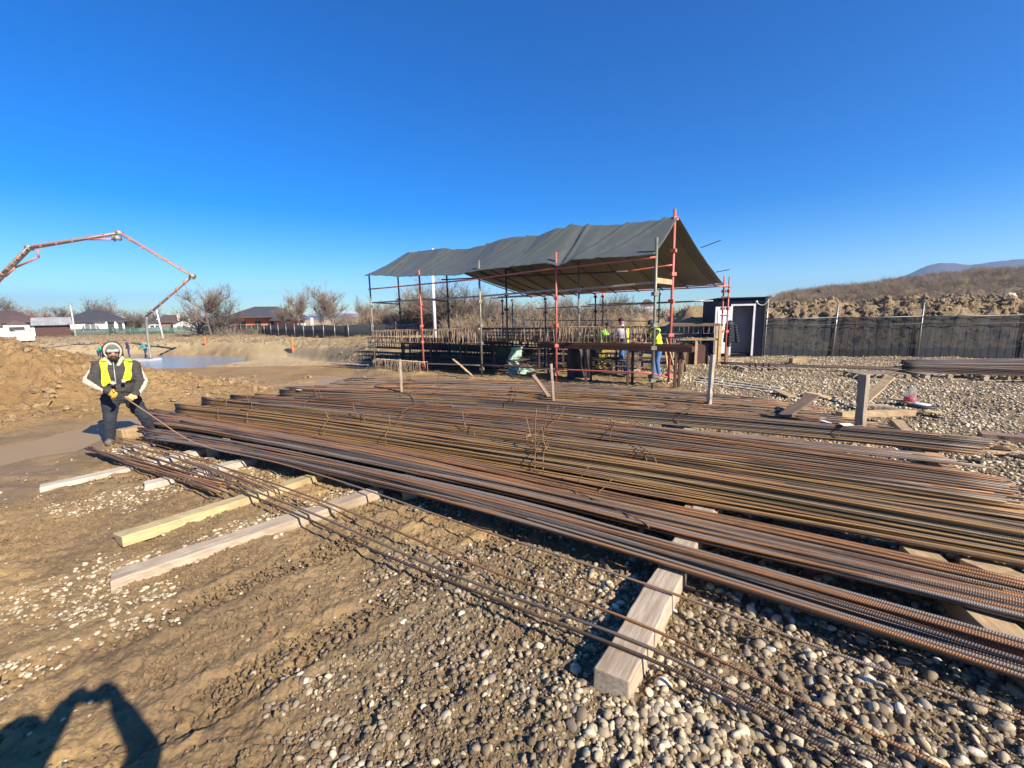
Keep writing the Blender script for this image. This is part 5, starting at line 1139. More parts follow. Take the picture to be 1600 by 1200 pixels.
hL = loc(169, 611, -.36); hR = loc(211, 615, -.36); g1 = hand_prims(hL, loc(181, 618, -.42) - hL, V3(0, 0, 1), -nM3 + V3(0, 0, -.4), 'glove', .9, 1.25); sculpt('glove', g1, [], .0075, t)
g2 = hand_prims(hR, loc(202, 624, -.42) - hR, V3(-nM[1], nM[0], 0) * -1, -nM3 + V3(0, 0, -.2), 'glove_tan', .9, 1.25); sculpt('glove', g2, [], .0075, t)
for s_ in 'LR':
    a = JL['an' + s_]; k_ = JL['kn' + s_]; sculpt('muddy_cuff', [('cap', a, a + (k_ - a) * .25, .078, .074, 'jacket_cream' if s_ == 'L' else 'trouser', 1.0)], [], .012, t) if s_ == 'R' else None

def std_joints(base, face, H=1.75, lean=0.0, armL=None, armR=None, stride=.0, crouch=0.0, head_f=0.0):
    b = V3(*base); f = unit(V3(face[0], face[1], 0)); r = V3(f[1], -f[0], 0) ; s = H / 1.75; hz = .93 * s - crouch
    L_ = V3(0, 0, 1) * math.cos(lean) + f * math.sin(lean); hip = b + V3(0, 0, hz); sh = hip + L_ * .50 * s; J = {}
    J['hipL'] = hip - r * .09 * s; J['hipR'] = hip + r * .09 * s; J['shL'] = sh - r * .19 * s; J['shR'] = sh + r * .19 * s
    J['neck'] = sh + L_ * .09 * s; J['head'] = sh + L_ * .22 * s + f * (.03 + head_f)
    for k, sg in (('L', -1), ('R', 1)):
        J['an' + k] = b + r * .12 * sg * s + f * stride * sg * .5 + V3(0, 0, .09); J['toe' + k] = J['an' + k] + f * .17 + V3(0, 0, -.045)
        J['kn' + k] = (J['hip' + k] + J['an' + k]) / 2 + f * (.05 + crouch * .7) + r * .02 * sg
        arm = armL if k == 'L' else armR
        if arm is None: J['el' + k] = J['sh' + k] + V3(0, 0, -.28) * s + r * .05 * sg; J['ha' + k] = J['el' + k] + V3(0, 0, -.23) * s + f * .08
        else: J['el' + k] = J['sh' + k] + (f * arm[0][0] + r * sg * arm[0][1] + V3(0, 0, arm[0][2])) * s; J['ha' + k] = J['el' + k] + (f * arm[1][0] + r * sg * arm[1][1] + V3(0, 0, arm[1][2])) * s
    return J, f
def std_person(label, px, Y, face, col, zb=0, H=1.75, base=None, **kw):
    fk = {k: kw.pop(k) for k in list(kw) if k in ('lean', 'armL', 'armR', 'stride', 'crouch', 'head_f')}
    if base is None: p = atY(px, 520, Y); base = (p[0], p[1], zb)
    J, f = std_joints(base, face, H, **fk); return figure(label, base, J, col, V3(f[0], f[1], kw.pop('look', -.3)), **kw)
work = ((.18, .05, -.22), (.22, -.03, -.02))
vA = S(s_for(931, 3.0), 3.0); vB = S(s_for(975, 2.6), 2.6); vC = S(s_for(1029, 2.2), 2.2)
std_person('worker bending low in lime vest and black hat, left of the three under the tarpaulin', 0, 0, (.8, -.3), dict(top='vest_lime', leg='wood_grey', hat='black'), base=(*vA, 0), lean=.55, armL=work, armR=work, voxel=.02, crouch=.05)
std_person('worker in pale hoodie, yellow vest, maroon hat and blue jeans, seen from behind', 0, 0, (-.45, .8), dict(top='cloth_grey', leg='jeans', hat='hat_maroon'), base=(*vB, 0), lean=.12, armL=work, armR=((.1, .1, -.2), (.25, 0, .02)), voxel=.02, vest='vest_half', stride=.35) if False else None
M['cloth_grey'] = plain('cloth_grey', (.52, .50, .54), (.42, .4, .44), 5, .9, 0, .2); M['hat_maroon'] = plain('hat_maroon', (.06, .02, .03), None, 5, .9, 0, .2)
std_person('worker in pale hoodie with yellow shoulder, maroon hat and blue jeans, under the tarpaulin', 0, 0, (-.5, .8), dict(top='cloth_grey', leg='jeans', hat='hat_maroon'), base=(*vB, 0), lean=.12, armL=work, armR=((.1, .1, -.2), (.25, 0, .02)), voxel=.02, stride=.45,
           extra=())
_t = bpy.data.objects['person.002'] if 'person.002' in bpy.data.objects else None
std_person('worker in bright yellow vest half hidden behind the right front scaffold posts', 0, 0, (-.9, -.2), dict(top='jacket_navy', leg='jeans', hat='black'), base=(*vC, 0), lean=.3, armL=work, armR=work, voxel=.02, vest='vest', crouch=.04)
if _t is not None:
    J0, _f = std_joints((0, 0, 0), (-.5, .8), 1.75, .12); r_ = V3(_f[1], -_f[0], 0)
    shc = (J0['shL'] + J0['shR']) / 2; hc = (J0['hipL'] + J0['hipR']) / 2
    sculpt('hi_vis_vest', [('ell', hc + (shc - hc) * .62 + r_ * .10, (.125, .125, .24), 'vest'), ('cap', shc + r_ * .1 - _f * .07, shc + r_ * .1 + _f * .08, .08, .08, 'vest'), ('ell', hc + (shc - hc) * .2 + r_ * .08, (.13, .13, .12), 'vest')], [], .018, _t)
# distant crew at the pit
pD = at(232, 562, -2.0)
std_person('distant worker in teal vest stepping by the water beside the hose', 223, 46.5, (-1, .1), dict(top='teal', leg='navy', hat='orange'), zb=-1.85, voxel=.03, stride=.5, lean=.25, armL=work, armR=work)
std_person('distant worker in dark navy clothes behind the hooded man, right of the helmets', 197, 46, (-.6, -.6), dict(top='navy', leg='navy', hat='hat_maroon'), zb=-1.75, H=1.9, voxel=.03, lean=.2)
std_person('distant worker bending in a bright green top, orange helmet, at the pit', 149, 45, (.9, 0), dict(top='emerald', leg='navy', hat='orange'), zb=-1.85, voxel=.03, lean=.7, hard='orange', hat=False, armL=work, armR=work)
std_person('distant worker in navy with an orange helmet next to the green one', 160, 45.4, (-.8, -.4), dict(top='navy', leg='navy', hat='orange'), zb=-1.8, voxel=.03, lean=.35, hard='orange', hat=False)
o = MB().box((0, 0, 0), (2.4, 1.6, .22)).build('concrete_slab', M['concrete']); o.location = (*atY(226, 560, 46.4)[:2], -2.02); tag(o, 'low pale slab at the water where the hose comes down', 'slab')
o = MB().bar((0, 0, 0), (3.6, .2, .55), .5, .12).build('wooden_plank', M['black']); p = atY(130, 556, 44); o.location = (p[0], p[1], -1.8); tag(o, 'dark plank slanting behind the green-topped distant worker', 'plank')

# the photographer, standing behind the lens and casting the shadow in the corner
J, f = std_joints((.30, -.62, 0), (-.1, 1), 1.78, .02)
J['head'] = V3(-.35, .0, 1.60); J['neck'] = V3(-.26, -.06, 1.46); J['shL'] = V3(-.38, -.06, 1.37); J['shR'] = V3(.14, -.08, 1.37)
J['hipL'] = V3(-.22, -.42, .93); J['hipR'] = V3(-.02, -.42, .93)
J['elL'] = V3(-.27, .0, 1.56); J['haL'] = V3(-.085, -.02, 1.81); J['elR'] = V3(.225, .0, 1.58); J['haR'] = V3(.19, -.02, 1.80)
for k, x in (('L', -.3), ('R', -.02)): J['an' + k] = V3(x, -.56, .09); J['toe' + k] = V3(x, -.36, .045); J['kn' + k] = V3(x, -.46, .5)
figure('person standing behind the lens with both arms raised, holding a phone', (-.16, -.62, 0), J, dict(top='jacket_navy', leg='jeans', hat='black'), V3(0, 1, -.1), .02, fat=1.02, curl=.6)
o = MB().box((.055, -.035, CAM_H - .02), (.165, .009, .078)).build('phone', M['black']); tag(o, 'black phone held up in both hands above the head', 'phone')
# ------------------------------------------------------------------ concrete pump boom and its truck
def bpt(x, y, Y=46.0): return atY(x, y, Y)
t = thing('concrete_pump', 'concrete pump truck reaching over the pit with a red and grey jointed boom', 'pump truck', (*bpt(-170, 520, 47)[:2], 0))
jts = [bpt(-150, 520, 47), bpt(-60, 500, 47), bpt(0, 434, 46.6), bpt(46, 387, 46.4), bpt(187, 364, 46.2), bpt(301, 431, 46), bpt(229, 495, 45.8)]
def boomseg(a, b, w0, w1, mt, nm='boom_section'):
    a = V3(*a); b = V3(*b); d = b - a; L = np.linalg.norm(d); x = d / L; y = V3(0, 1, 0); y = unit(y - x * (y @ x)); z = np.cross(x, y); V = []
    for l, w_ in ((0, w0), (L, w1)):
        for sy, sz in ((-1, -1), (1, -1), (1, 1), (-1, 1)): V.append(a + x * l + y * sy * w_ * .4 + z * sz * w_ / 2)
    o = MB().add(V, [(3, 2, 1, 0), (4, 5, 6, 7)] + [(j, (j + 1) % 4, 4 + (j + 1) % 4, 4 + j) for j in range(4)]).build(nm, M[mt], t)
    mb = MB(); off = -z * w0 * .1 + V3(0, -w0 * .55, 0) + V3(0, 0, -.0)
    mb.tube([a + off, b + off], .085, 8); mb.build('delivery_pipe', M['boom_grey'], o); 
    mb = MB()
    for q in np.linspace(.15, .85, 5): c = a + d * q + off; mb.box(c, (.12, .25, .3)); 
    q_ = mb.build('pipe_bracket', M['boom_red'], o); q_['kind'] = 'stuff'
    return o
boomseg(jts[2], jts[3], .40, .36, 'boom_grey'); boomseg(jts[1], jts[2], .46, .40, 'boom_red'); boomseg(jts[3], jts[4], .36, .26, 'boom_red'); boomseg(jts[4], jts[5], .27, .18, 'boom_red'); boomseg(jts[5], jts[6], .19, .14, 'boom_red')
for a, b, mt in (((24, 418), (60, 402), 'boom_red'), ((60, 402), (59, 390), 'boom_red'), ((24, 418), (8, 432), 'boom_red'), ((137, 374), (175, 374), 'boom_red'), ((175, 374), (186, 370), 'boom_red'), ((176, 368), (180, 377), 'boom_grey')):
    mb = MB(); mb.tube([bpt(*a, 46.1), bpt(*b, 46.1)], .10, 6); mb.build('hydraulic_ram', M[mt], t)
for p, r_ in ((jts[4], .24), (jts[5], .2), (jts[3], .26), (bpt(184, 372, 46), .22), (bpt(300, 434, 46), .15)):
    MB().tube([p + V3(0, -.28, 0), p + V3(0, .28, 0)], r_, 12).build('boom_joint', M['boom_grey'], t)
tt = np.linspace(0, 1, 22); hx = [bpt(229, 495, 45.8), bpt(229, 505, 45.9), bpt(231, 530, 46), bpt(236, 561, 46)]; hp = np.array(hx); hq = np.stack([np.interp(tt * 3, range(4), hp[:, i]) for i in range(3)], -1)
mb = MB(); mb.tube(hq, .12, 8); mb.build('end_hose', M['boom_grey'], t)
tb_ = t.location
MB().tube([(tb_[0], tb_[1], 1.2), V3(*jts[0]) * .5 + V3(tb_[0], tb_[1], 4) * .5, jts[1]], .5, 8).build('turret', M['boom_grey'], t)
MB().box((tb_[0] - 2, tb_[1], 1.2), (9, 2.4, .5)).build('chassis', M['boom_grey'], t); MB().box((tb_[0] - 7.2, tb_[1], 1.9), (2, 2.4, 2.3)).build('cab', M['white'], t, bevel=.15)
for x in (-7, -3.5, .2, 1.6):
    for y in (-1.05, 1.05): MB().tube([(tb_[0] + x, tb_[1] + y - .15, .52), (tb_[0] + x, tb_[1] + y + .15, .52)], .52, 16).build('wheel', M['black'], t)

# ------------------------------------------------------------------ far houses, sheds, car, poles, fences
ZF = -.3
def face_root(name, label, cat, px, Y, zb=ZF, yaw=0.0, group=None):
    p = atY(px, 510, Y); v = az(px); return thing(name, label, cat, (p[0], p[1], zb), math.atan2(-v[0], v[1]) * 1.0 + yaw, group)
def win(t, x, z, w_, h_, y=-.01, fm='white', arch=False):
    f = MB().box((x, y, z), (w_ + .16, .08, h_ + .16)).build('window', M[fm], t, world=False); MB().box((x, y - .045, z), (w_, .02, h_)).build('pane', M['glass'], f, world=False)
    MB().box((x, y - .062, z), (.06, .014, h_)).build('mullion', M[fm], f, world=False); return f
def hip(t, w_, d_, z0, h_, over, mt, rl=.35, name='roof'):
    a, b = w_ / 2 + over, d_ / 2 + over; r = w_ * rl / 2
    V = [(-a, -b, z0), (a, -b, z0), (a, b, z0), (-a, b, z0), (-r, 0, z0 + h_), (r, 0, z0 + h_), (-a, -b, z0 - .18), (a, -b, z0 - .18), (a, b, z0 - .18), (-a, b, z0 - .18)]
    V = np.array(V) + V3(0, d_ / 2, 0)
    return MB().add(V, [(0, 1, 5, 4), (1, 2, 5), (2, 3, 4, 5), (3, 0, 4), (6, 7, 1, 0), (7, 8, 2, 1), (8, 9, 3, 2), (9, 6, 0, 3), (9, 8, 7, 6)]).build(name, M[mt], t, world=False)
def W(px0, px1, Y): return abs(px1 - px0) * Y / F * math.cos(math.atan(abs((px0 + px1) / 2 - 800) / F)) 
# white house with arch
Yh = 88
t = face_root('house', 'white bungalow with black hipped roof and a big arched window', 'house', 152, Yh); w_ = W(114, 196, Yh)
k_ = 1 / math.cos(math.atan(648 / F)); wh = 8.2
MB().box((0, 5, 1.35), (wh, 10, 2.7)).build('wall', M['white_wall'], t, world=False); hip(t, wh, 10, 2.75, 2.2, .8, 'roof_dark', .25)
mb = MB(); an = np.linspace(0, math.pi, 15); V = [(-1.0 + 1.3 * math.cos(q), -.05, .9 + 1.5 * math.sin(q)) for q in an]; mb.add(V, [tuple(range(15))]); aw = mb.build('arched_window', M['interior_grey'], t, world=False)
mb = MB(); mb.tube([(-1.0 + 1.35 * math.cos(q), -.08, .9 + 1.55 * math.sin(q)) for q in an], .09, 5); 
for q in (-.8, 0, .8): mb.box((-1.0 + q, -.1, 1.5), (.06, .06, 1.3))
mb.build('arch_frame', M['white'], aw, world=False)
MB().box((2.0, -.04, 1.3), (1.0, .06, 2.1)).build('porch_opening', M['black'], t, world=False); MB().box((3.45, -.03, 1.45), (.7, .06, 1.6)).build('window', M['black'], t, world=False)
for x in (1.4, 2.75): MB().box((x, -.5, 1.4), (.25, .25, 2.8)).build('column', M['white_wall'], t, world=False)
# left house with gable porch
t = face_root('house', 'dark-roofed house with white gabled porch at the far left edge', 'house', 14, 80); MB().box((0, 6, 1.4), (7.5, 10, 2.8)).build('wall', M['white_wall'], t, world=False); hip(t, 7.5, 10, 2.8, 2.1, .6, 'roof_brown', .3)
V = [(-.8, -1.5, 2.2), (2.6, -1.5, 2.2), (.9, -1.5, 3.1), (-.8, 4, 2.2), (2.6, 4, 2.2), (.9, 4, 3.1)]
MB().add(V, [(0, 1, 2), (0, 2, 5, 3), (1, 4, 5, 2), (3, 5, 4), (0, 3, 4, 1)]).build('porch_roof', M['roof_brown'], t, world=False)
MB().box((.9, -.6, 1.08), (3.2, 1.6, 2.16)).build('porch', M['white_wall'], t, world=False); MB().box((.9, -1.43, 1.45), (1.9, .06, .8)).build('porch_opening', M['black'], t, world=False)
MB().box((-2.3, .98, 1.7), (.9, .06, .8)).build('window', M['black'], t, world=False)
mb = MB(); mb.tube([(1, 5, 5.3), (1, 5, 6.6)], .04, 5); mb.tube([(.5, 5, 6.1), (1.5, 5, 6.5)], .03, 4); mb.build('antenna', M['steel_pipe'], t, world=False)
# shed
t = face_root('shed', 'low brown shed with pale grey corrugated roof between two houses', 'shed', 82, 76); MB().box((0, 3, 1.1), (4.3, 6, 2.2)).build('wall', M['rust_sheet'], t, world=False)
for i in range(12): MB().box((-2.3 + i * .42, 2.6, 2.75), (.41, 6.6, .07), np.array(Matrix.Rotation(.2, 3, 'X'))).build('roof_panel', M['roof_grey'], t, world=False)
t = face_root('shed', 'small white block shed standing behind the green fence at far left', 'shed', 37, 62, -.3); MB().box((0, 1, .7), (1.7, 1.6, 1.4)).build('wall', M['cream_wall'], t, world=False); MB().box((0, 1, 1.45), (1.9, 1.8, .08)).build('roof', M['roof_grey'], t, world=False)
# gabled house
Yg = 92; t = face_root('house', 'white gabled house with maroon roof beside the bare trees', 'house', 298, Yg, ZF)
wg = 5.8; V = [(-wg / 2, 0, 0), (wg / 2, 0, 0), (wg / 2, 0, 1.7), (0, 0, 3.1), (-wg / 2, 0, 1.7), (-wg / 2, 9, 0), (wg / 2, 9, 0), (wg / 2, 9, 1.7), (0, 9, 3.1), (-wg / 2, 9, 1.7)]
MB().add(V, [(0, 1, 2, 3, 4), (5, 9, 8, 7, 6), (0, 4, 9, 5), (1, 6, 7, 2)]).build('wall', M['white_wall'], t, world=False)
for s_ in (1, -1):
    V = [(s_ * (wg / 2 + .4), -.5, 1.58), (0, -.5, 3.2), (0, 9.4, 3.2), (s_ * (wg / 2 + .4), 9.4, 1.58)]; V += [(x, y, z + .12) for x, y, z in V]
    MB().add(V, [(0, 1, 2, 3), (7, 6, 5, 4), (0, 4, 5, 1), (1, 5, 6, 2), (2, 6, 7, 3), (3, 7, 4, 0)]).build('roof', M['roof_grey' if s_ > 0 else 'roof_brown'], t, world=False)
for x in (-2.0, -1.1, .2): win(t, x, 1.0, .5, .8)
MB().box((-1.9, 4, 3.2), (.5, .5, 1.5)).build('chimney', M['white_wall'], t, world=False)
t = face_root('house', 'low house wing with maroon hipped roof left of the white gable', 'house', 271, 94); MB().box((0, 3, 1.1), (5.5, 6, 2.2)).build('wall', M['wood_dark'], t, world=False); hip(t, 5.5, 6, 2.25, 1.5, .5, 'roof_brown', .5)
MB().box((-2.4, 1.2, 2.2), (.6, .6, 1.5)).build('chimney', M['cream_wall'], t, world=False)
# brick house
t = face_root('house', 'unfinished orange brick house with wide dark roof behind the scrub', 'house', 418, 84); MB().box((0, 6, 1.4), (12.5, 10, 2.8)).build('wall', M['brick'], t, world=False); hip(t, 12.5, 10, 2.9, 2.0, .8, 'roof_dark', .3)
for x in (-4, -1.5, 1.0): MB().box((x, .96, 1.5), (1.0, .08, 1.1)).build('window', M['black'], t, world=False)
for x in (3.2, 5.0, 6.4): MB().box((x, -.4, 1.3), (.3, .3, 2.6)).build('column', M['white_wall'], t, world=False)
MB().box((4.6, .9, 1.2), (2.6, .1, 2.2)).build('garage_opening', M['black'], t, world=False)
t = face_root('house', 'lower dark-roofed wing of the brick house at its right', 'house', 452, 82); MB().box((0, 4, 1.1), (5, 6, 2.2)).build('wall', M['brick'], t, world=False); hip(t, 5, 6, 2.25, 1.5, .6, 'roof_dark', .4)
t = face_root('house', 'far house with bright red roof behind the left scaffold post', 'house', 580, 115, 0); MB().box((0, 3, 1.4), (5, 6, 2.8)).build('wall', M['cream_wall'], t, world=False); hip(t, 5, 6, 2.9, 1.4, .4, 'roof_red', .4)
t = face_root('house', 'small far cream house glimpsed between the bare trees behind the scaffold', 'house', 686, 120, 0); MB().box((0, 3, 1.8), (4, 6, 3.6)).build('wall', M['cream_wall'], t, world=False); hip(t, 4, 6, 3.7, 1.4, .4, 'roof_red', .4); win(t, 0, 2.2, .8, 1)
t = face_root('house', 'tiny pale house on the slope behind the right scaffold bay', 'house', 1010, 150, 1.0); MB().box((0, 3, 1.8), (4, 6, 3.6)).build('wall', M['white_wall'], t, world=False); hip(t, 4, 6, 3.7, 1.8, .4, 'roof_brown', .4)
# car
t = face_root('parked_car', 'white pickup parked by the far green fence', 'car', 240, 84, ZF + .15); 
V = [(-2.2, 0, .35), (2.3, 0, .35), (2.3, 0, 1.0), (1.3, 0, 1.05), (.8, 0, 1.6), (-.6, 0, 1.62), (-.9, 0, 1.05), (-2.2, 0, 1.0)]; V += [(x, 1.7, z) for x, y, z in V]
MB().add(V, [tuple(range(8)), tuple(range(15, 7, -1))] + [(i, 8 + i, 8 + (i + 1) % 8, (i + 1) % 8) for i in range(8)]).build('body', M['white'], t, world=False, bevel=.04)
for x, w2 in ((-.2, .6), (.55, .55)): MB().box((x, -.01, 1.32), (w2, .03, .36)).build('side_window', M['glass'], t, world=False)
for x in (-1.4, 1.5):
    for y in (0, 1.7): MB().tube([(x, y - .05, .35), (x, y + .12, .35)], .35, 12).build('wheel', M['black'], t, world=False)
# poles
def pole(label, px, Y, zt, r, mt, zb=ZF, arm=True, name='utility_pole', lean=0):
    p = atY(px, 500, Y); t = thing(name, label, 'pole', (p[0], p[1], zb)); MB().tube([(0, 0, 0), (lean, 0, zt - zb)], [r, r * .75], 8).build('shaft', M[mt], t, world=False)
    if arm: MB().box((lean, 0, zt - zb - .4), (1.6, .1, .12)).build('cross_arm', M[mt], t, world=False)
    return t, p
pole('concrete utility pole with short cross arm between shed and arched house', 114, 74, 5.0, .12, 'concrete')
pole('slim white pole right of the hanging hose, leaning slightly', 251, 60, 3.9, .10, 'white', arm=False, lean=-.4)
t, p = pole('tall thick white pole behind the left scaffold bays', 679, 27, 5.75, .105, 'white', 0, False, 'lamp_post'); MB().tube([(-.08, 0, 5.7), (.12, 0, 5.95)], .05, 6).build('lamp_head', M['white'], t, world=False)
mb = MB()
for k in range(3):
    A, B = atY(-60, 486 + k * 3, 74), atY(114, 477 + k * 2, 74); tt = np.linspace(0, 1, 12)[:, None]; Q = A + (B - A) * tt; Q[:, 2] -= .5 * 4 * tt[:, 0] * (1 - tt[:, 0]); mb.tube(Q, .012, 4)
tag(mb.build('power_lines', M['black']), 'thin overhead wires running left from the concrete pole', 'wires', kind='stuff')
# far fences
def far_fence(label, pts, h, npost, netmat, postmat, alpha=None, name='mesh_fence'):
    P0 = V3(*pts[0]); t = thing(name, label, 'fence', pts[0]); V = []; P_ = np.array(pts, float); L = np.concatenate([[0], np.cumsum(np.linalg.norm(np.diff(P_, axis=0), axis=1))]); k = 60
    s = np.linspace(0, L[-1], k); Q = np.stack([np.interp(s, L, P_[:, i]) for i in range(3)], -1)
    for i in range(k):
        for j in (0, 1): V.append(Q[i] + V3(0, 0, j * (h + .05 * math.sin(i * 1.3))))
    o = grid_obj('net', V, k, 2, M[netmat], kind=None, off=tuple(t.location)); o.parent = t; so2 = o.modifiers.new('s', 'SOLIDIFY'); so2.thickness = .02
    for i in range(npost):
        q = np.array([np.interp(L[-1] * i / (npost - 1), L, P_[:, c]) for c in range(3)]); MB().tube([q + V3(0, -.05, -.3), q + V3(0, -.05, h + .25)], .045, 5).build('fence_post', M[postmat], t)
n = NT('green_net'); tr = n.n('BsdfTransparent'); mx = n.n('MixShader'); mx.inputs[0].default_value = .7; n.set((.06, .13, .10), .9); n.l(tr.outputs[0], mx.inputs[1]); n.l(n.b.outputs[0], mx.inputs[2]); n.l(mx.outputs[0], n.out.inputs[0]); M['green_net'] = n.mat
n = NT('dark_net'); tr = n.n('BsdfTransparent'); mx = n.n('MixShader'); mx.inputs[0].default_value = .85; n.set((.035, .04, .045), .9); n.l(tr.outputs[0], mx.inputs[1]); n.l(n.b.outputs[0], mx.inputs[2]); n.l(mx.outputs[0], n.out.inputs[0]); M['dark_net'] = n.mat
def fz(x, y, z): p = at(x, y, z); return (p[0], p[1], z)
far_fence('long low green mesh fence in front of the far houses', [fz(-80, 523, -.35), fz(45, 525, -.35), fz(200, 523.5, -.3), fz(330, 520, -.3)], 1.25, 26, 'green_net', 'steel_pipe')
far_fence('dark netted fence along the bare trees behind the scaffold', [fz(330, 520, -.3), fz(430, 525, -.3), fz(540, 530, -.3), fz(700, 527, -.2), fz(900, 520, 0), fz(1000, 516, 0), fz(1120, 514, 0)], 1.5, 36, 'dark_net', 'steel_pipe')
p = fz(471, 520, -.3); o = MB().box((0, 0, .8), (.9, .6, 1.6)).build('utility_box', M['cloth_pale'], bevel=.05); o.location = p; tag(o, 'pale green cabinet standing by the dark net fence', 'cabinet')
p = fz(473, 519, -.3); o = MB().box((0, 0, 1.2), (.35, .35, 2.6)).build('concrete_post', M['white_wall']); o.location = (p[0], p[1] + 4, -.3); tag(o, 'white square post behind the pale green cabinet', 'post')
for px, py, h, lb in ((458, 549, 1.25, 'orange marker post standing on the far bank, right of the pit'), (321, 538, .8, 'small orange marker stuck in the far bank beyond the water')):
    yy = np.linspace(15, 80, 800); dr_ = ray(px, py); xx = yy * dr_[0] / dr_[1]; zz = CAM_H + yy * dr_[2] / dr_[1]; kk = int(np.argmax(zz < terrain(xx, yy))); p = (xx[kk], yy[kk]); z = tz(*p)
    o = MB().cap((0, 0, 0), (0, 0, h), .14, .12, 7).build('marker_post', M['orange']); o.location = (p[0], p[1], z); tag(o, lb, 'marker')

# ------------------------------------------------------------------ trees
def seg_mesh(name, segs, mat):
    S_ = np.array(segs, float); A, B, ra, rb = S_[:, :3], S_[:, 3:6], S_[:, 6], S_[:, 7]; d = B - A; d /= np.linalg.norm(d, axis=1)[:, None] + 1e-9
    up = np.where(np.abs(d[:, 2:3]) < .8, np.array([[0, 0, 1.0]]), np.array([[1.0, 0, 0]])); n1 = np.cross(d, up); n1 /= np.linalg.norm(n1, axis=1)[:, None]; n2 = np.cross(d, n1); V = []
    for (P, r) in ((A, ra), (B, rb)):
        for k in range(3): q = k * 2 * math.pi / 3; V.append(P + r[:, None] * (n1 * math.cos(q) + n2 * math.sin(q)))
    V = np.stack(V, 1).reshape(-1, 3); m_ = len(S_); base = np.arange(m_)[:, None] * 6; q = np.concatenate([base + np.array([[j, (j + 1) % 3, 3 + (j + 1) % 3, 3 + j]]) for j in range(3)], 1).reshape(-1, 4)
    me = bpy.data.meshes.new(name); me.vertices.add(len(V)); me.vertices.foreach_set('co', V.astype(np.float32).ravel()); me.loops.add(q.size); me.loops.foreach_set('vertex_index', q.ravel().astype(np.int32)); me.polygons.add(len(q))
    me.polygons.foreach_set('loop_start', (np.arange(len(q)) * 4).astype(np.int32)); me.polygons.foreach_set('loop_total', np.full(len(q), 4, np.int32)); me.polygons.foreach_set('use_smooth', np.ones(len(q), bool)); me.update(calc_edges=True); me.materials.append(mat); return me
def tree_meshes(seed, H, spread, kind='round'):
    rnd = random.Random(seed); tr = []; tw = []
    def limb(out, p, d, L, r, n=4, wob=.18):
        P = [tuple(p)]; x, y, z = d
        for i in range(n):
            x += rnd.gauss(0, wob); y += rnd.gauss(0, wob); z += rnd.gauss(0, wob) * .6 + .06; q = math.sqrt(x * x + y * y + z * z) + 1e-9; x /= q; y /= q; z /= q; l = L / n; a = P[-1]; b = (a[0] + x * l, a[1] + y * l, a[2] + z * l)
            out.append((*a, *b, r * (1 - .6 * i / n), r * (1 - .6 * (i + 1) / n))); P.append(b)
        return P, (x, y, z)
    def on(P, u): k = u * (len(P) - 1); i = min(int(k), len(P) - 2); k -= i; a, b = P[i], P[i + 1]; return tuple(a[c] + (b[c] - a[c]) * k for c in range(3))
    def dev(d, k, sp, zb): return (d[0] * k + rnd.gauss(0, sp), d[1] * k + rnd.gauss(0, sp), d[2] * k + rnd.gauss(zb, .4))
    def nz(d): q = math.sqrt(sum(c * c for c in d)) + 1e-9; return tuple(c / q for c in d)
    up_ = 1.7 if kind == 'poplar' else .5
    T, d0 = limb(tr, (0, 0, -.2), (rnd.gauss(0, .05), rnd.gauss(0, .05), 1), H * .55, H * .022, 6, .06); st = []
    for i in range(11 if kind != 'bush' else 14):
        u = rnd.uniform(.22, 1) if kind != 'bush' else rnd.uniform(0, .5); q = rnd.random() * 6.28; L = H * rnd.uniform(.28, .48) * (1.15 - .35 * u)
        B, db = limb(tr, on(T, u), nz((math.cos(q) * spread, math.sin(q) * spread, up_ + rnd.uniform(-.15, .5))), L, H * .009, 4, .16); st.append((B, db, L))
    st.append((T[3:], d0, H * .45))
    for B, db, L in st:
        for j in range(10):
            C_, dc = limb(tw, on(B, rnd.uniform(.15, 1)), nz(dev(db, .8, .55, .25)), L * rnd.uniform(.3, .6), H * .0036, 3, .2)
            for m_ in range(8):
                E_, de = limb(tw, C_[rnd.randrange(0, 4)], nz(dev(dc, .7, .6, .25)), L * rnd.uniform(.12, .34), H * .0019, 2, .2)
                for _q in range(3): limb(tw, E_[rnd.randrange(0, 3)], nz(dev(de, 1, .6, .2)), L * rnd.uniform(.08, .18), H * .0013, 1, .2)
    return tr, tw
TREES = {}
def tree(label, px, Y, ytop, ybase_z, kind='round', mats=('bark', 'twig'), seed=0, spread=1.0, group='bare trees beyond the far fence', cat='tree', H=None):
    p = atY(px, 500, Y); zt = atY(px, ytop, Y)[2]; Ht = zt - ybase_z if H is None else H; key = (kind, seed % 4, mats)
    if key not in TREES:
        a, b = tree_meshes(seed * 7 + 3, 6.0, spread, kind); TREES[key] = (seg_mesh('trunk', a, M[mats[0]]), seg_mesh('crown', b, M[mats[1]]), max(q[5] for q in b) * .95)
    ma, mb_, H0 = TREES[key]; t = thing('bare_tree' if cat == 'tree' else 'bare_bush', label, cat, (p[0], p[1], ybase_z), random.random() * 6, group); k = Ht / (H0 * 1.0)
    t.scale = (k, k, k)
    for nm, m_ in (('trunk', ma), ('crown', mb_)): o = bpy.data.objects.new(nm, m_); COL.objects.link(o); o.parent = t
    return t
tree('big spreading bare tree right of the white gabled house, tallest of the left group', 327, 66, 434, ZF, 'round', seed=1, spread=1.1)
tree('shorter bare tree hugging the right side of the big spreading tree', 345, 68, 462, ZF, 'bush', seed=2)
tree('bare tree bushy at its foot, left of the big spreading tree', 308, 70, 466, ZF, 'bush', seed=0)
tree('pair of slim bare trees rising behind the arched house', 152, 105, 462, ZF, 'poplar', seed=3)
tree('bare tree right of the pair behind the arched house roof', 174, 105, 461, ZF, 'round', seed=2)
tree('pale bare tree at the far left edge of the view', 0, 105, 458, ZF, 'round', seed=1)
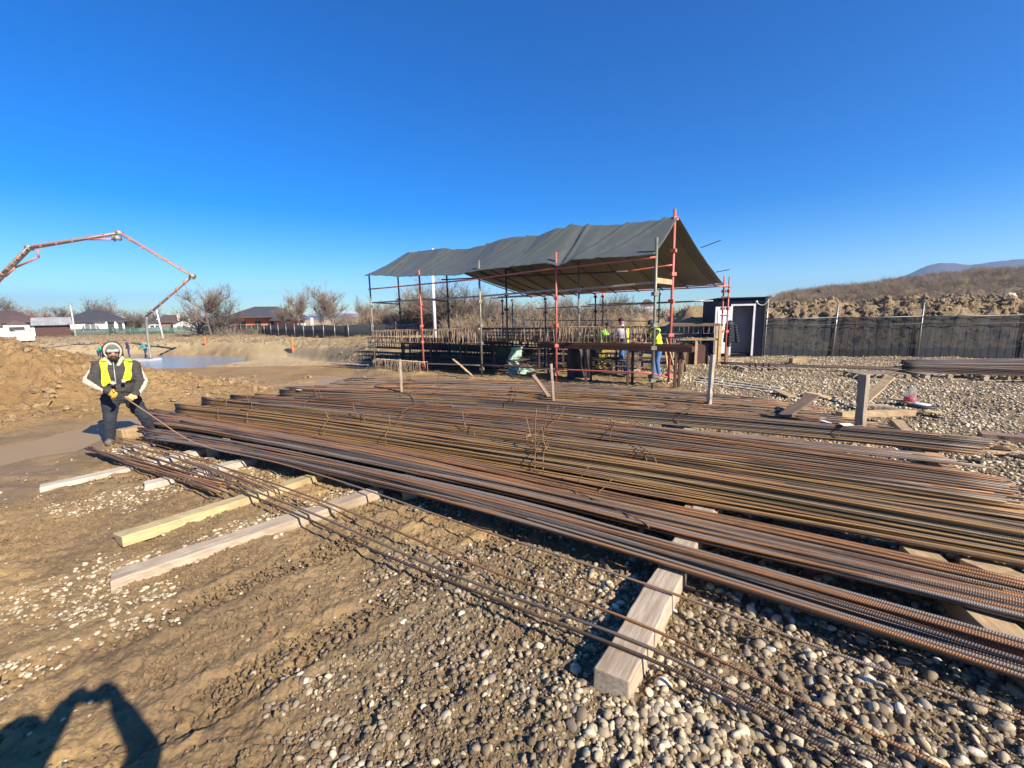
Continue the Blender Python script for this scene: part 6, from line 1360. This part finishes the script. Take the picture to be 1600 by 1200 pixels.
tree('reddish-leaved tree behind the shed roof', 66, 100, 477, ZF, 'bush', ('bark', 'twig_red'), seed=1)
tree('faint reddish tree left of the reddish-leaved one', 44, 108, 478, ZF, 'bush', ('bark', 'twig_red'), seed=2)
tree('thin bare tree behind the concrete pole', 91, 120, 472, ZF, 'round', seed=0)
tree('low bare tree right of the arched house', 205, 100, 484, ZF, 'bush', seed=3)
tree('low dark bare tree just left of the hanging hose', 218, 96, 482, ZF, 'bush', seed=1)
tree('bare tree between the hose and the white gabled house', 248, 100, 478, ZF, 'round', seed=3)
tree('tall narrow bare tree like a brush, tallest between the brick house and the scaffold', 501, 62, 437, ZF, 'poplar', ('bark_pale', 'twig'), seed=0)
tree('slender pale bare tree left of the brush-like one', 470, 66, 449, ZF, 'poplar', ('bark_pale', 'twig'), seed=1)
tree('thin bare tree over the brick house right wing', 445, 70, 463, ZF, 'round', seed=2)
tree('bare tree just right of the brush-like tall one', 520, 66, 462, ZF, 'round', seed=1)
tree('narrow bare tree left of the first scaffold post', 567, 72, 462, ZF, 'poplar', seed=2)
tree('fuzzy bare tree between the tall brush-like tree and the scaffold', 545, 80, 478, ZF, 'bush', seed=0)
rt = random.Random(5)
BACK = [(600, 60, 462), (616, 52, 474), (632, 50, 458), (648, 48, 440), (664, 52, 462), (680, 46, 432), (694, 50, 452), (708, 46, 434), (722, 48, 444), (736, 54, 456), (750, 46, 448), (765, 44, 460), (780, 48, 466), (795, 42, 462), (812, 44, 470), (828, 46, 464), (844, 42, 468), (860, 46, 460), (878, 44, 466), (894, 42, 458), (910, 46, 470), (926, 42, 468), (942, 44, 462), (958, 46, 454), (972, 46, 462), (988, 50, 472), (1006, 52, 476), (1022, 52, 480)]
ORD = 'farthest-left second third fourth fifth sixth seventh eighth ninth tenth eleventh twelfth thirteenth fourteenth fifteenth sixteenth seventeenth eighteenth nineteenth twentieth twenty-first twenty-second twenty-third twenty-fourth twenty-fifth twenty-sixth twenty-seventh farthest-right'.split()
for i, (x, Y, yt) in enumerate(BACK):
    where = ['left of the white pole', 'beside the white pole', 'behind the middle bays', 'behind the right bays', 'near the dirt pile'][min(4, int((x - 590) / 90))]
    order = ORD[i]
    tree('bare tree seen through the scaffold %s, %s from the left' % (where, order), x, Y, yt, -.05, 'round' if i % 3 == 0 else 'bush', ('bark', 'twig' if i % 3 else 'twig_tan'), seed=i % 4, group='bare trees seen through the scaffold')
for i, (x, Y, yt, lb) in enumerate([(1236, 60, 452, 'thin bare sapling on the skyline right of the cabin'), (1276, 62, 447, 'slim bare sapling on the hill skyline above the netted fence'), (1318, 70, 443, 'bare sapling on the hill skyline between two fence posts'), (1172, 60, 462, 'wispy bare shrub showing above the cabin roof'), (1199, 60, 458, 'wispy pale shrub above the right corner of the cabin'), (1403, 70, 436, 'bare sapling on the hillside right of the second fence post'), (1122, 60, 474, 'wispy shrub on the skyline left of the cabin')]):
    p = atY(x, 500, Y); z_ = float(berm_h(np.array([p[0]]), np.array([p[1]]))[0]) if x > 1150 else 0
    tree(lb, x, Y, yt, max(z_, 0) - .3, 'poplar', ('bark', 'twig_tan'), seed=i % 4, group='saplings on the hill skyline')

# scrub (nobody could count it) and pebbles: scatter through geometry nodes
def scatter(name, pts, rots, scl, tint, sources, mat_obj=None):
    me = bpy.data.meshes.new(name); me.vertices.add(len(pts)); me.vertices.foreach_set('co', np.asarray(pts, np.float32).ravel())
    def at_(k, ty, d): a = me.attributes.new(k, ty, 'POINT'); a.data.foreach_set('vector' if ty == 'FLOAT_VECTOR' else 'value', np.asarray(d).ravel())
    at_('rot', 'FLOAT_VECTOR', np.asarray(rots, np.float32)); at_('scl', 'FLOAT_VECTOR', np.asarray(scl, np.float32)); at_('tint', 'FLOAT', np.asarray(tint, np.float32)); at_('idx', 'INT', RNG.integers(0, len(sources), len(pts)).astype(np.int32))
    o = bpy.data.objects.new(name, me); COL.objects.link(o); o['kind'] = 'stuff'
    g = bpy.data.node_groups.new(name, 'GeometryNodeTree'); g.interface.new_socket('Geometry', in_out='INPUT', socket_type='NodeSocketGeometry'); g.interface.new_socket('Geometry', in_out='OUTPUT', socket_type='NodeSocketGeometry')
    N = g.nodes.new; gi = N('NodeGroupInput'); go = N('NodeGroupOutput'); ip = N('GeometryNodeInstanceOnPoints'); gti = N('GeometryNodeGeometryToInstance')
    for s_ in sources:
        oi = N('GeometryNodeObjectInfo'); oi.inputs['Object'].default_value = s_; oi.inputs['As Instance'].default_value = False; g.links.new(oi.outputs['Geometry'], gti.inputs[0])
    def na(k, ty): q = N('GeometryNodeInputNamedAttribute'); q.data_type = ty; q.inputs['Name'].default_value = k; return q.outputs['Attribute']
    e2r = N('FunctionNodeEulerToRotation'); g.links.new(na('rot', 'FLOAT_VECTOR'), e2r.inputs[0])
    g.links.new(gi.outputs[0], ip.inputs['Points']); g.links.new(gti.outputs[0], ip.inputs['Instance']); ip.inputs['Pick Instance'].default_value = True
    g.links.new(na('idx', 'INT'), ip.inputs['Instance Index']); g.links.new(e2r.outputs[0], ip.inputs['Rotation']); g.links.new(na('scl', 'FLOAT_VECTOR'), ip.inputs['Scale']); g.links.new(ip.outputs[0], go.inputs[0])
    md = o.modifiers.new('scatter', 'NODES'); md.node_group = g; return o
def src(name, mb, mat): return bpy.data.objects.new(name, mb.mesh(name, mat))
def pebble_mb(seed, n=9, k=6, ang=.0):
    rnd = np.random.default_rng(seed); mb = MB(); mb.ell((0, 0, 0), (1, rnd.uniform(.62, .85), rnd.uniform(.38, .6)), None, n, k); v = mb.v[0]
    f = 1 + .26 * fbm(v[:, 0] * 1.1 + seed * 5, v[:, 1] * 1.1 + v[:, 2] * 1.7, 2) + ang * fbm(v[:, 0] * 3 + seed, v[:, 1] * 3 + v[:, 2] * 3, 2); mb.v[0] = v * f[:, None]; return mb
SRC_P = [src('pebble_form', pebble_mb(i), M['pebble']) for i in range(6)]
SRC_PL = [src('pebble_form', pebble_mb(i + 20, 6, 4), M['pebble']) for i in range(4)]
def clodmb(i):
    mb = pebble_mb(i, 7, 5, .9); mb.sm = [False] * len(mb.sm); return mb
SRC_C = [src('clod_form', clodmb(i + 50), M['clod']) for i in range(4)]
SRC_CD = [src('clod_form', clodmb(i + 50), M['clod_dark']) for i in range(4)]
def rot_rand(n, tilt=.5): return np.stack([RNG.normal(0, tilt, n), RNG.normal(0, tilt, n), RNG.uniform(0, 6.28, n)], -1)
def stones(name, n, box, maskf, smin, smax, sources, tintf, sink=.25, tilt=.45, zf=None, p=2.0):
    x = RNG.uniform(box[0], box[1], n); y = RNG.uniform(box[2], box[3], n); m_ = maskf(x, y); k = RNG.random(n) < m_; x, y = x[k], y[k]
    s = smin + (smax - smin) * RNG.random(len(x))**p; z = (zf or terrain)(x, y) + s * (.5 - sink)
    return scatter(name, np.stack([x, y, z], -1), rot_rand(len(x), tilt), np.repeat(s[:, None], 3, 1), np.clip(tintf(x, y, len(x)), 0, 1), sources), (x, y, z, s)
def m_near(x, y):
    g = polydist(x, y, GRAV_NEAR); base = sm(g / .45 + .35 + 1.1 * fbm(x * 1.7, y * 1.7, 3))
    und = sm((1.2 * (x + 4.5) / 6 + 1)) * sm((y + .55 * x - 3.4) / .4) * sm((9.6 - .42 * x - y) / .5) * .8     # beneath the stack
    return np.clip(np.maximum(base, und) * (.55 + .9 * sm(.5 + 1.6 * fbm(x * 2.2 + 30, y * 2.2, 3))), 0, 1)
fgtint = lambda x, y, n: .31 + .13 * sm((x + .1) / .7) + RNG.normal(0, .22, n) + .28 * fbm(x * 1.2, y * 1.2, 2) + .2 * (RNG.random(n) < .12)
stones('gravel', 52000, (-1.8, 5.5, 1.0, 6.5), lambda x, y: m_near(x, y) * (np.hypot(x, y) < 6.3), .008, .026, SRC_P, fgtint, .28)
stones('gravel', 90000, (-1.8, 5.5, 1.0, 6.5), lambda x, y: m_near(x, y) * (np.hypot(x, y) < 5), .0035, .009, SRC_PL, fgtint, .2)
stones('gravel', 9000, (-1.8, 5.5, 1.0, 6.5), lambda x, y: m_near(x, y)**2 * sm((x - .2) / 1) * (np.hypot(x, y) < 6), .022, .045, SRC_P, lambda x, y, n: fgtint(x, y, n) + .1, .2)
stones('gravel', 40000, (-5, 9, 3.4, 13), lambda x, y: m_near(x, y) * sm((.97 * x + 6.4) / 2) * (np.hypot(x, y) > 5.6), .010, .030, SRC_PL, fgtint, .3)
PAT = [wpoly(q) for q in ([(60, 965), (150, 905), (235, 930), (250, 990), (110, 1020)], [(0, 1060), (60, 1020), (90, 1060), (30, 1110), (-60, 1120)], [(150, 960), (250, 900), (300, 905), (250, 960)], [(80, 790), (240, 757), (330, 745), (200, 800), (90, 815)], [(380, 815), (500, 770), (560, 770), (430, 840)], [(0, 930), (160, 870), (200, 880), (60, 960), (-60, 980)], [(180, 700), (300, 700), (440, 740), (400, 760), (280, 735), (180, 715)], [(230, 885), (420, 800), (470, 800), (300, 880)], [(270, 700), (400, 690), (420, 705), (300, 715)])]
def m_patch(x, y):
    d = np.max([polydist(x, y, p) for p in PAT], 0); return sm(d / .25 + .45 + .9 * fbm(x * 2.5, y * 2.5, 2)) * .8
stones('gravel', 52000, (-7, .5, 1.2, 8), m_patch, .007, .025, SRC_P, lambda x, y, n: .72 + RNG.normal(0, .15, n), .38, .15)
stones('gravel', 34000, (-8, 5, 1.0, 12), lambda x, y: (.14 + .75 * sm(.1 + 2.6 * fbm(x * 1.1 + 7, y * 1.1, 3))) * (1 - .85 * sm(polydist(x, y, PUD1) + 1)), .004, .018, SRC_P, lambda x, y, n: .5 + RNG.normal(0, .25, n), .35, .2)
ydm = lambda x, y: sm(polydist(x, y, GRAV_YARD) / .8 + .5 + .8 * fbm(x * .7, y * .7, 3))
stones('gravel', 85000, (1.5, 24, 2.5, 19), lambda x, y: ydm(x, y) * np.clip(11 / np.hypot(x, y), .35, 1), .016, .042, SRC_PL, lambda x, y, n: .84 + RNG.normal(0, .15, n) - .25 * sm(2.5 * fbm(x * .6 + 4, y * .6, 3)), .3)
stones('gravel', 3200, (.2, 1.9, 1.0, 2.2), lambda x, y: sm(polydist(x, y, wpoly([(940, 1110), (1040, 1090), (1150, 1140), (1190, 1230), (900, 1230)])) / .12 + .5), .012, .032, SRC_P, lambda x, y, n: .66 + RNG.normal(0, .17, n), .15)
# clods in the mud and on the heaps
stones('mud_clods', 190000, (-5.5, 3.5, 1.0, 8.5), lambda x, y: np.clip(.12 + 1.5 * sm(.25 + 1.8 * fbm(x * 1.5 + 60, y * 1.5, 3)), 0, 1) * (1 - .9 * sm(polydist(x, y, WETP) / .3 + .6)), .0035, .019, SRC_C, lambda x, y, n: np.zeros(n), .35, .8, p=2.6)
stones('mud_clods', 30000, (-24, -5, 6, 18), lambda x, y: (mound_h(x, y) > .03) * (.25 + .75 * sm(.3 + 2 * fbm(x * .8, y * .8, 2))), .015, .11, SRC_C, lambda x, y, n: np.zeros(n), .4, .8, mound_h, 5)
def ridge_m(x, y): a = x / y; return sm((-.22 - a) / .2) * sm((y - 10) / 3) * (1 - sm((y - 36) / 6)) * (.1 + .9 * sm(2.6 * fbm(x * .45 + 3, y * .45, 3))) * (1 - sm(polydist(x, y, WETP) + 1)) * (polydist(x, y, POND) < -.5)
stones('mud_clods', 16000, (-40, -3, 10, 40), ridge_m, .02, .14, SRC_C, lambda x, y, n: np.zeros(n), .4, .8, None, 4)
stones('mud_clods', 26000, (9.5, 30, 15, 34), lambda x, y: (berm_h(x, y) > .1) * .8, .02, .15, SRC_CD, lambda x, y, n: np.zeros(n), .35, .8, berm_h, 4)
# big stones one can pick out, parts of the ground
SM_ = []
for i in range(8):
    mb = pebble_mb(80 + i, 10, 7)
    SM_.append([mb.mesh('stone', STONE_M[k]) for k in range(6)])
cnt = 0
while cnt < 290:
    x, y = random.uniform(-2.2, 4.2), random.uniform(1.15, 4.2); 
    if not (abs(x) < y * 1.25 + .2): continue
    g = float(m_near(np.array([x]), np.array([y]))[0])
    if random.random() > g * (1.0 if x > .3 else .5) + .03: continue
    s = random.uniform(.016, .034) * (1.25 if x > .3 and y < 2.2 else 1); k = random.choice([0, 1, 1, 2, 3, 3, 4, 5])
    o = bpy.data.objects.new('stone', random.choice(SM_)[k]); COL.objects.link(o); o.location = (x, y, tz(x, y) + s * .22); o.rotation_euler = (random.gauss(0, .3), random.gauss(0, .3), random.random() * 6.28); o.scale = (s, s, s); o.parent = GROUND; cnt += 1
# scrub on the hill, by the far fences, tufts
def scrub_mb(seed, n=16, h=1.0):
    r = random.Random(seed); mb = MB()
    for i in range(n):
        q = r.random() * 6.28; d = unit(V3(math.cos(q) * r.uniform(.1, .7), math.sin(q) * r.uniform(.1, .7), 1)); p = V3(r.gauss(0, .1), r.gauss(0, .1), -.05); L = h * r.uniform(.5, 1)
        mb.tube([p, p + d * L * .5 + V3(r.gauss(0, .05), r.gauss(0, .05), 0), p + d * L], [.012, .008, .004], 3, cap=False)
        for _ in range(4): a = p + d * L * r.uniform(.3, .95); e = unit(d + V3(r.gauss(0, .6), r.gauss(0, .6), r.gauss(0, .3))); mb.tube([a, a + e * L * .3], [.006, .003], 3, cap=False)
    return mb
SRC_B = [src('scrub_form', scrub_mb(i), M['twig']) for i in range(4)] ; SRC_B2 = [src('scrub_form', scrub_mb(i + 9), M['twig_tan']) for i in range(4)]
def sc_on(name, n, gen, srcs):
    P, s = gen(n); return scatter(name, P, np.stack([RNG.normal(0, .12, len(P)), RNG.normal(0, .12, len(P)), RNG.uniform(0, 6.28, len(P))], -1), s[:, None] * np.array([1.2, 1.2, 1.0]), np.zeros(len(P)), srcs)
def gen_hill(n):
    wv_ = RNG.uniform(11, 34, n); u = 7 + 105 * RNG.random(n)**1.25; fy = np.interp(wv_, [p[0] for p in FEN], [p[1] for p in FEN]); y = fy + u; x = wv_ * y / fy; k = RNG.random(n) < np.clip(-.1 + .9 * sm((u - 8) / 22) + 1.2 * fbm(x * .15, y * .15, 2), 0, 1)
    x, y, u = x[k], y[k], u[k]; return np.stack([x, y, berm_h(x, y) - .05], -1), (.2 + .5 * RNG.random(len(x))) * (1 + 1.5 * sm((u - 12) / 50))
sc_on('scrub', 15000, gen_hill, SRC_B); sc_on('scrub', 5000, gen_hill, SRC_B2)
def gen_far(n):
    px = RNG.uniform(330, 1110, n); k = RNG.random(n) < np.where(px < 560, .28, 1); px = px[k]; Yv = np.where(px < 560, RNG.uniform(63, 80, len(px)), RNG.uniform(36, 62, len(px))); Yv = np.where(px < 700, np.maximum(Yv, 52), Yv)
    P = np.array([atY(a, 500, b) for a, b in zip(px, Yv)]); P[:, 2] = -.3; return P, (1.0 + 2.4 * RNG.random(len(P))**2) * np.where(px < 560, .55, 1.0)
sc_on('scrub', 700, gen_far, SRC_B2); sc_on('scrub', 1700, gen_far, SRC_B)
def gen_bank(n):
    a = RNG.uniform(-1.3, -.3, n); y = np.interp(a, A_T, YB) + RNG.uniform(2, 28, n); x = a * y; k = polydist(x, y, POND) < -1; x, y = x[k], y[k]; return np.stack([x, y, terrain(x, y)], -1), .12 + .3 * RNG.random(len(x))
sc_on('dry_grass', 5000, gen_bank, SRC_B2)

# ------------------------------------------------------------------ haze
hz = NT('haze_air'); hz.t.nodes.remove(hz.b); pv = hz.n('VolumePrincipled'); pv.inputs['Color'].default_value = (.42, .66, 1.0, 1); pv.inputs['Density'].default_value = .00034; pv.inputs['Anisotropy'].default_value = .2
hz.l(pv.outputs[0], hz.out.inputs['Volume'])
o = MB().box((0, 300, 78), (5600, 4600, 170)).build('haze', hz.mat); o['kind'] = 'stuff'
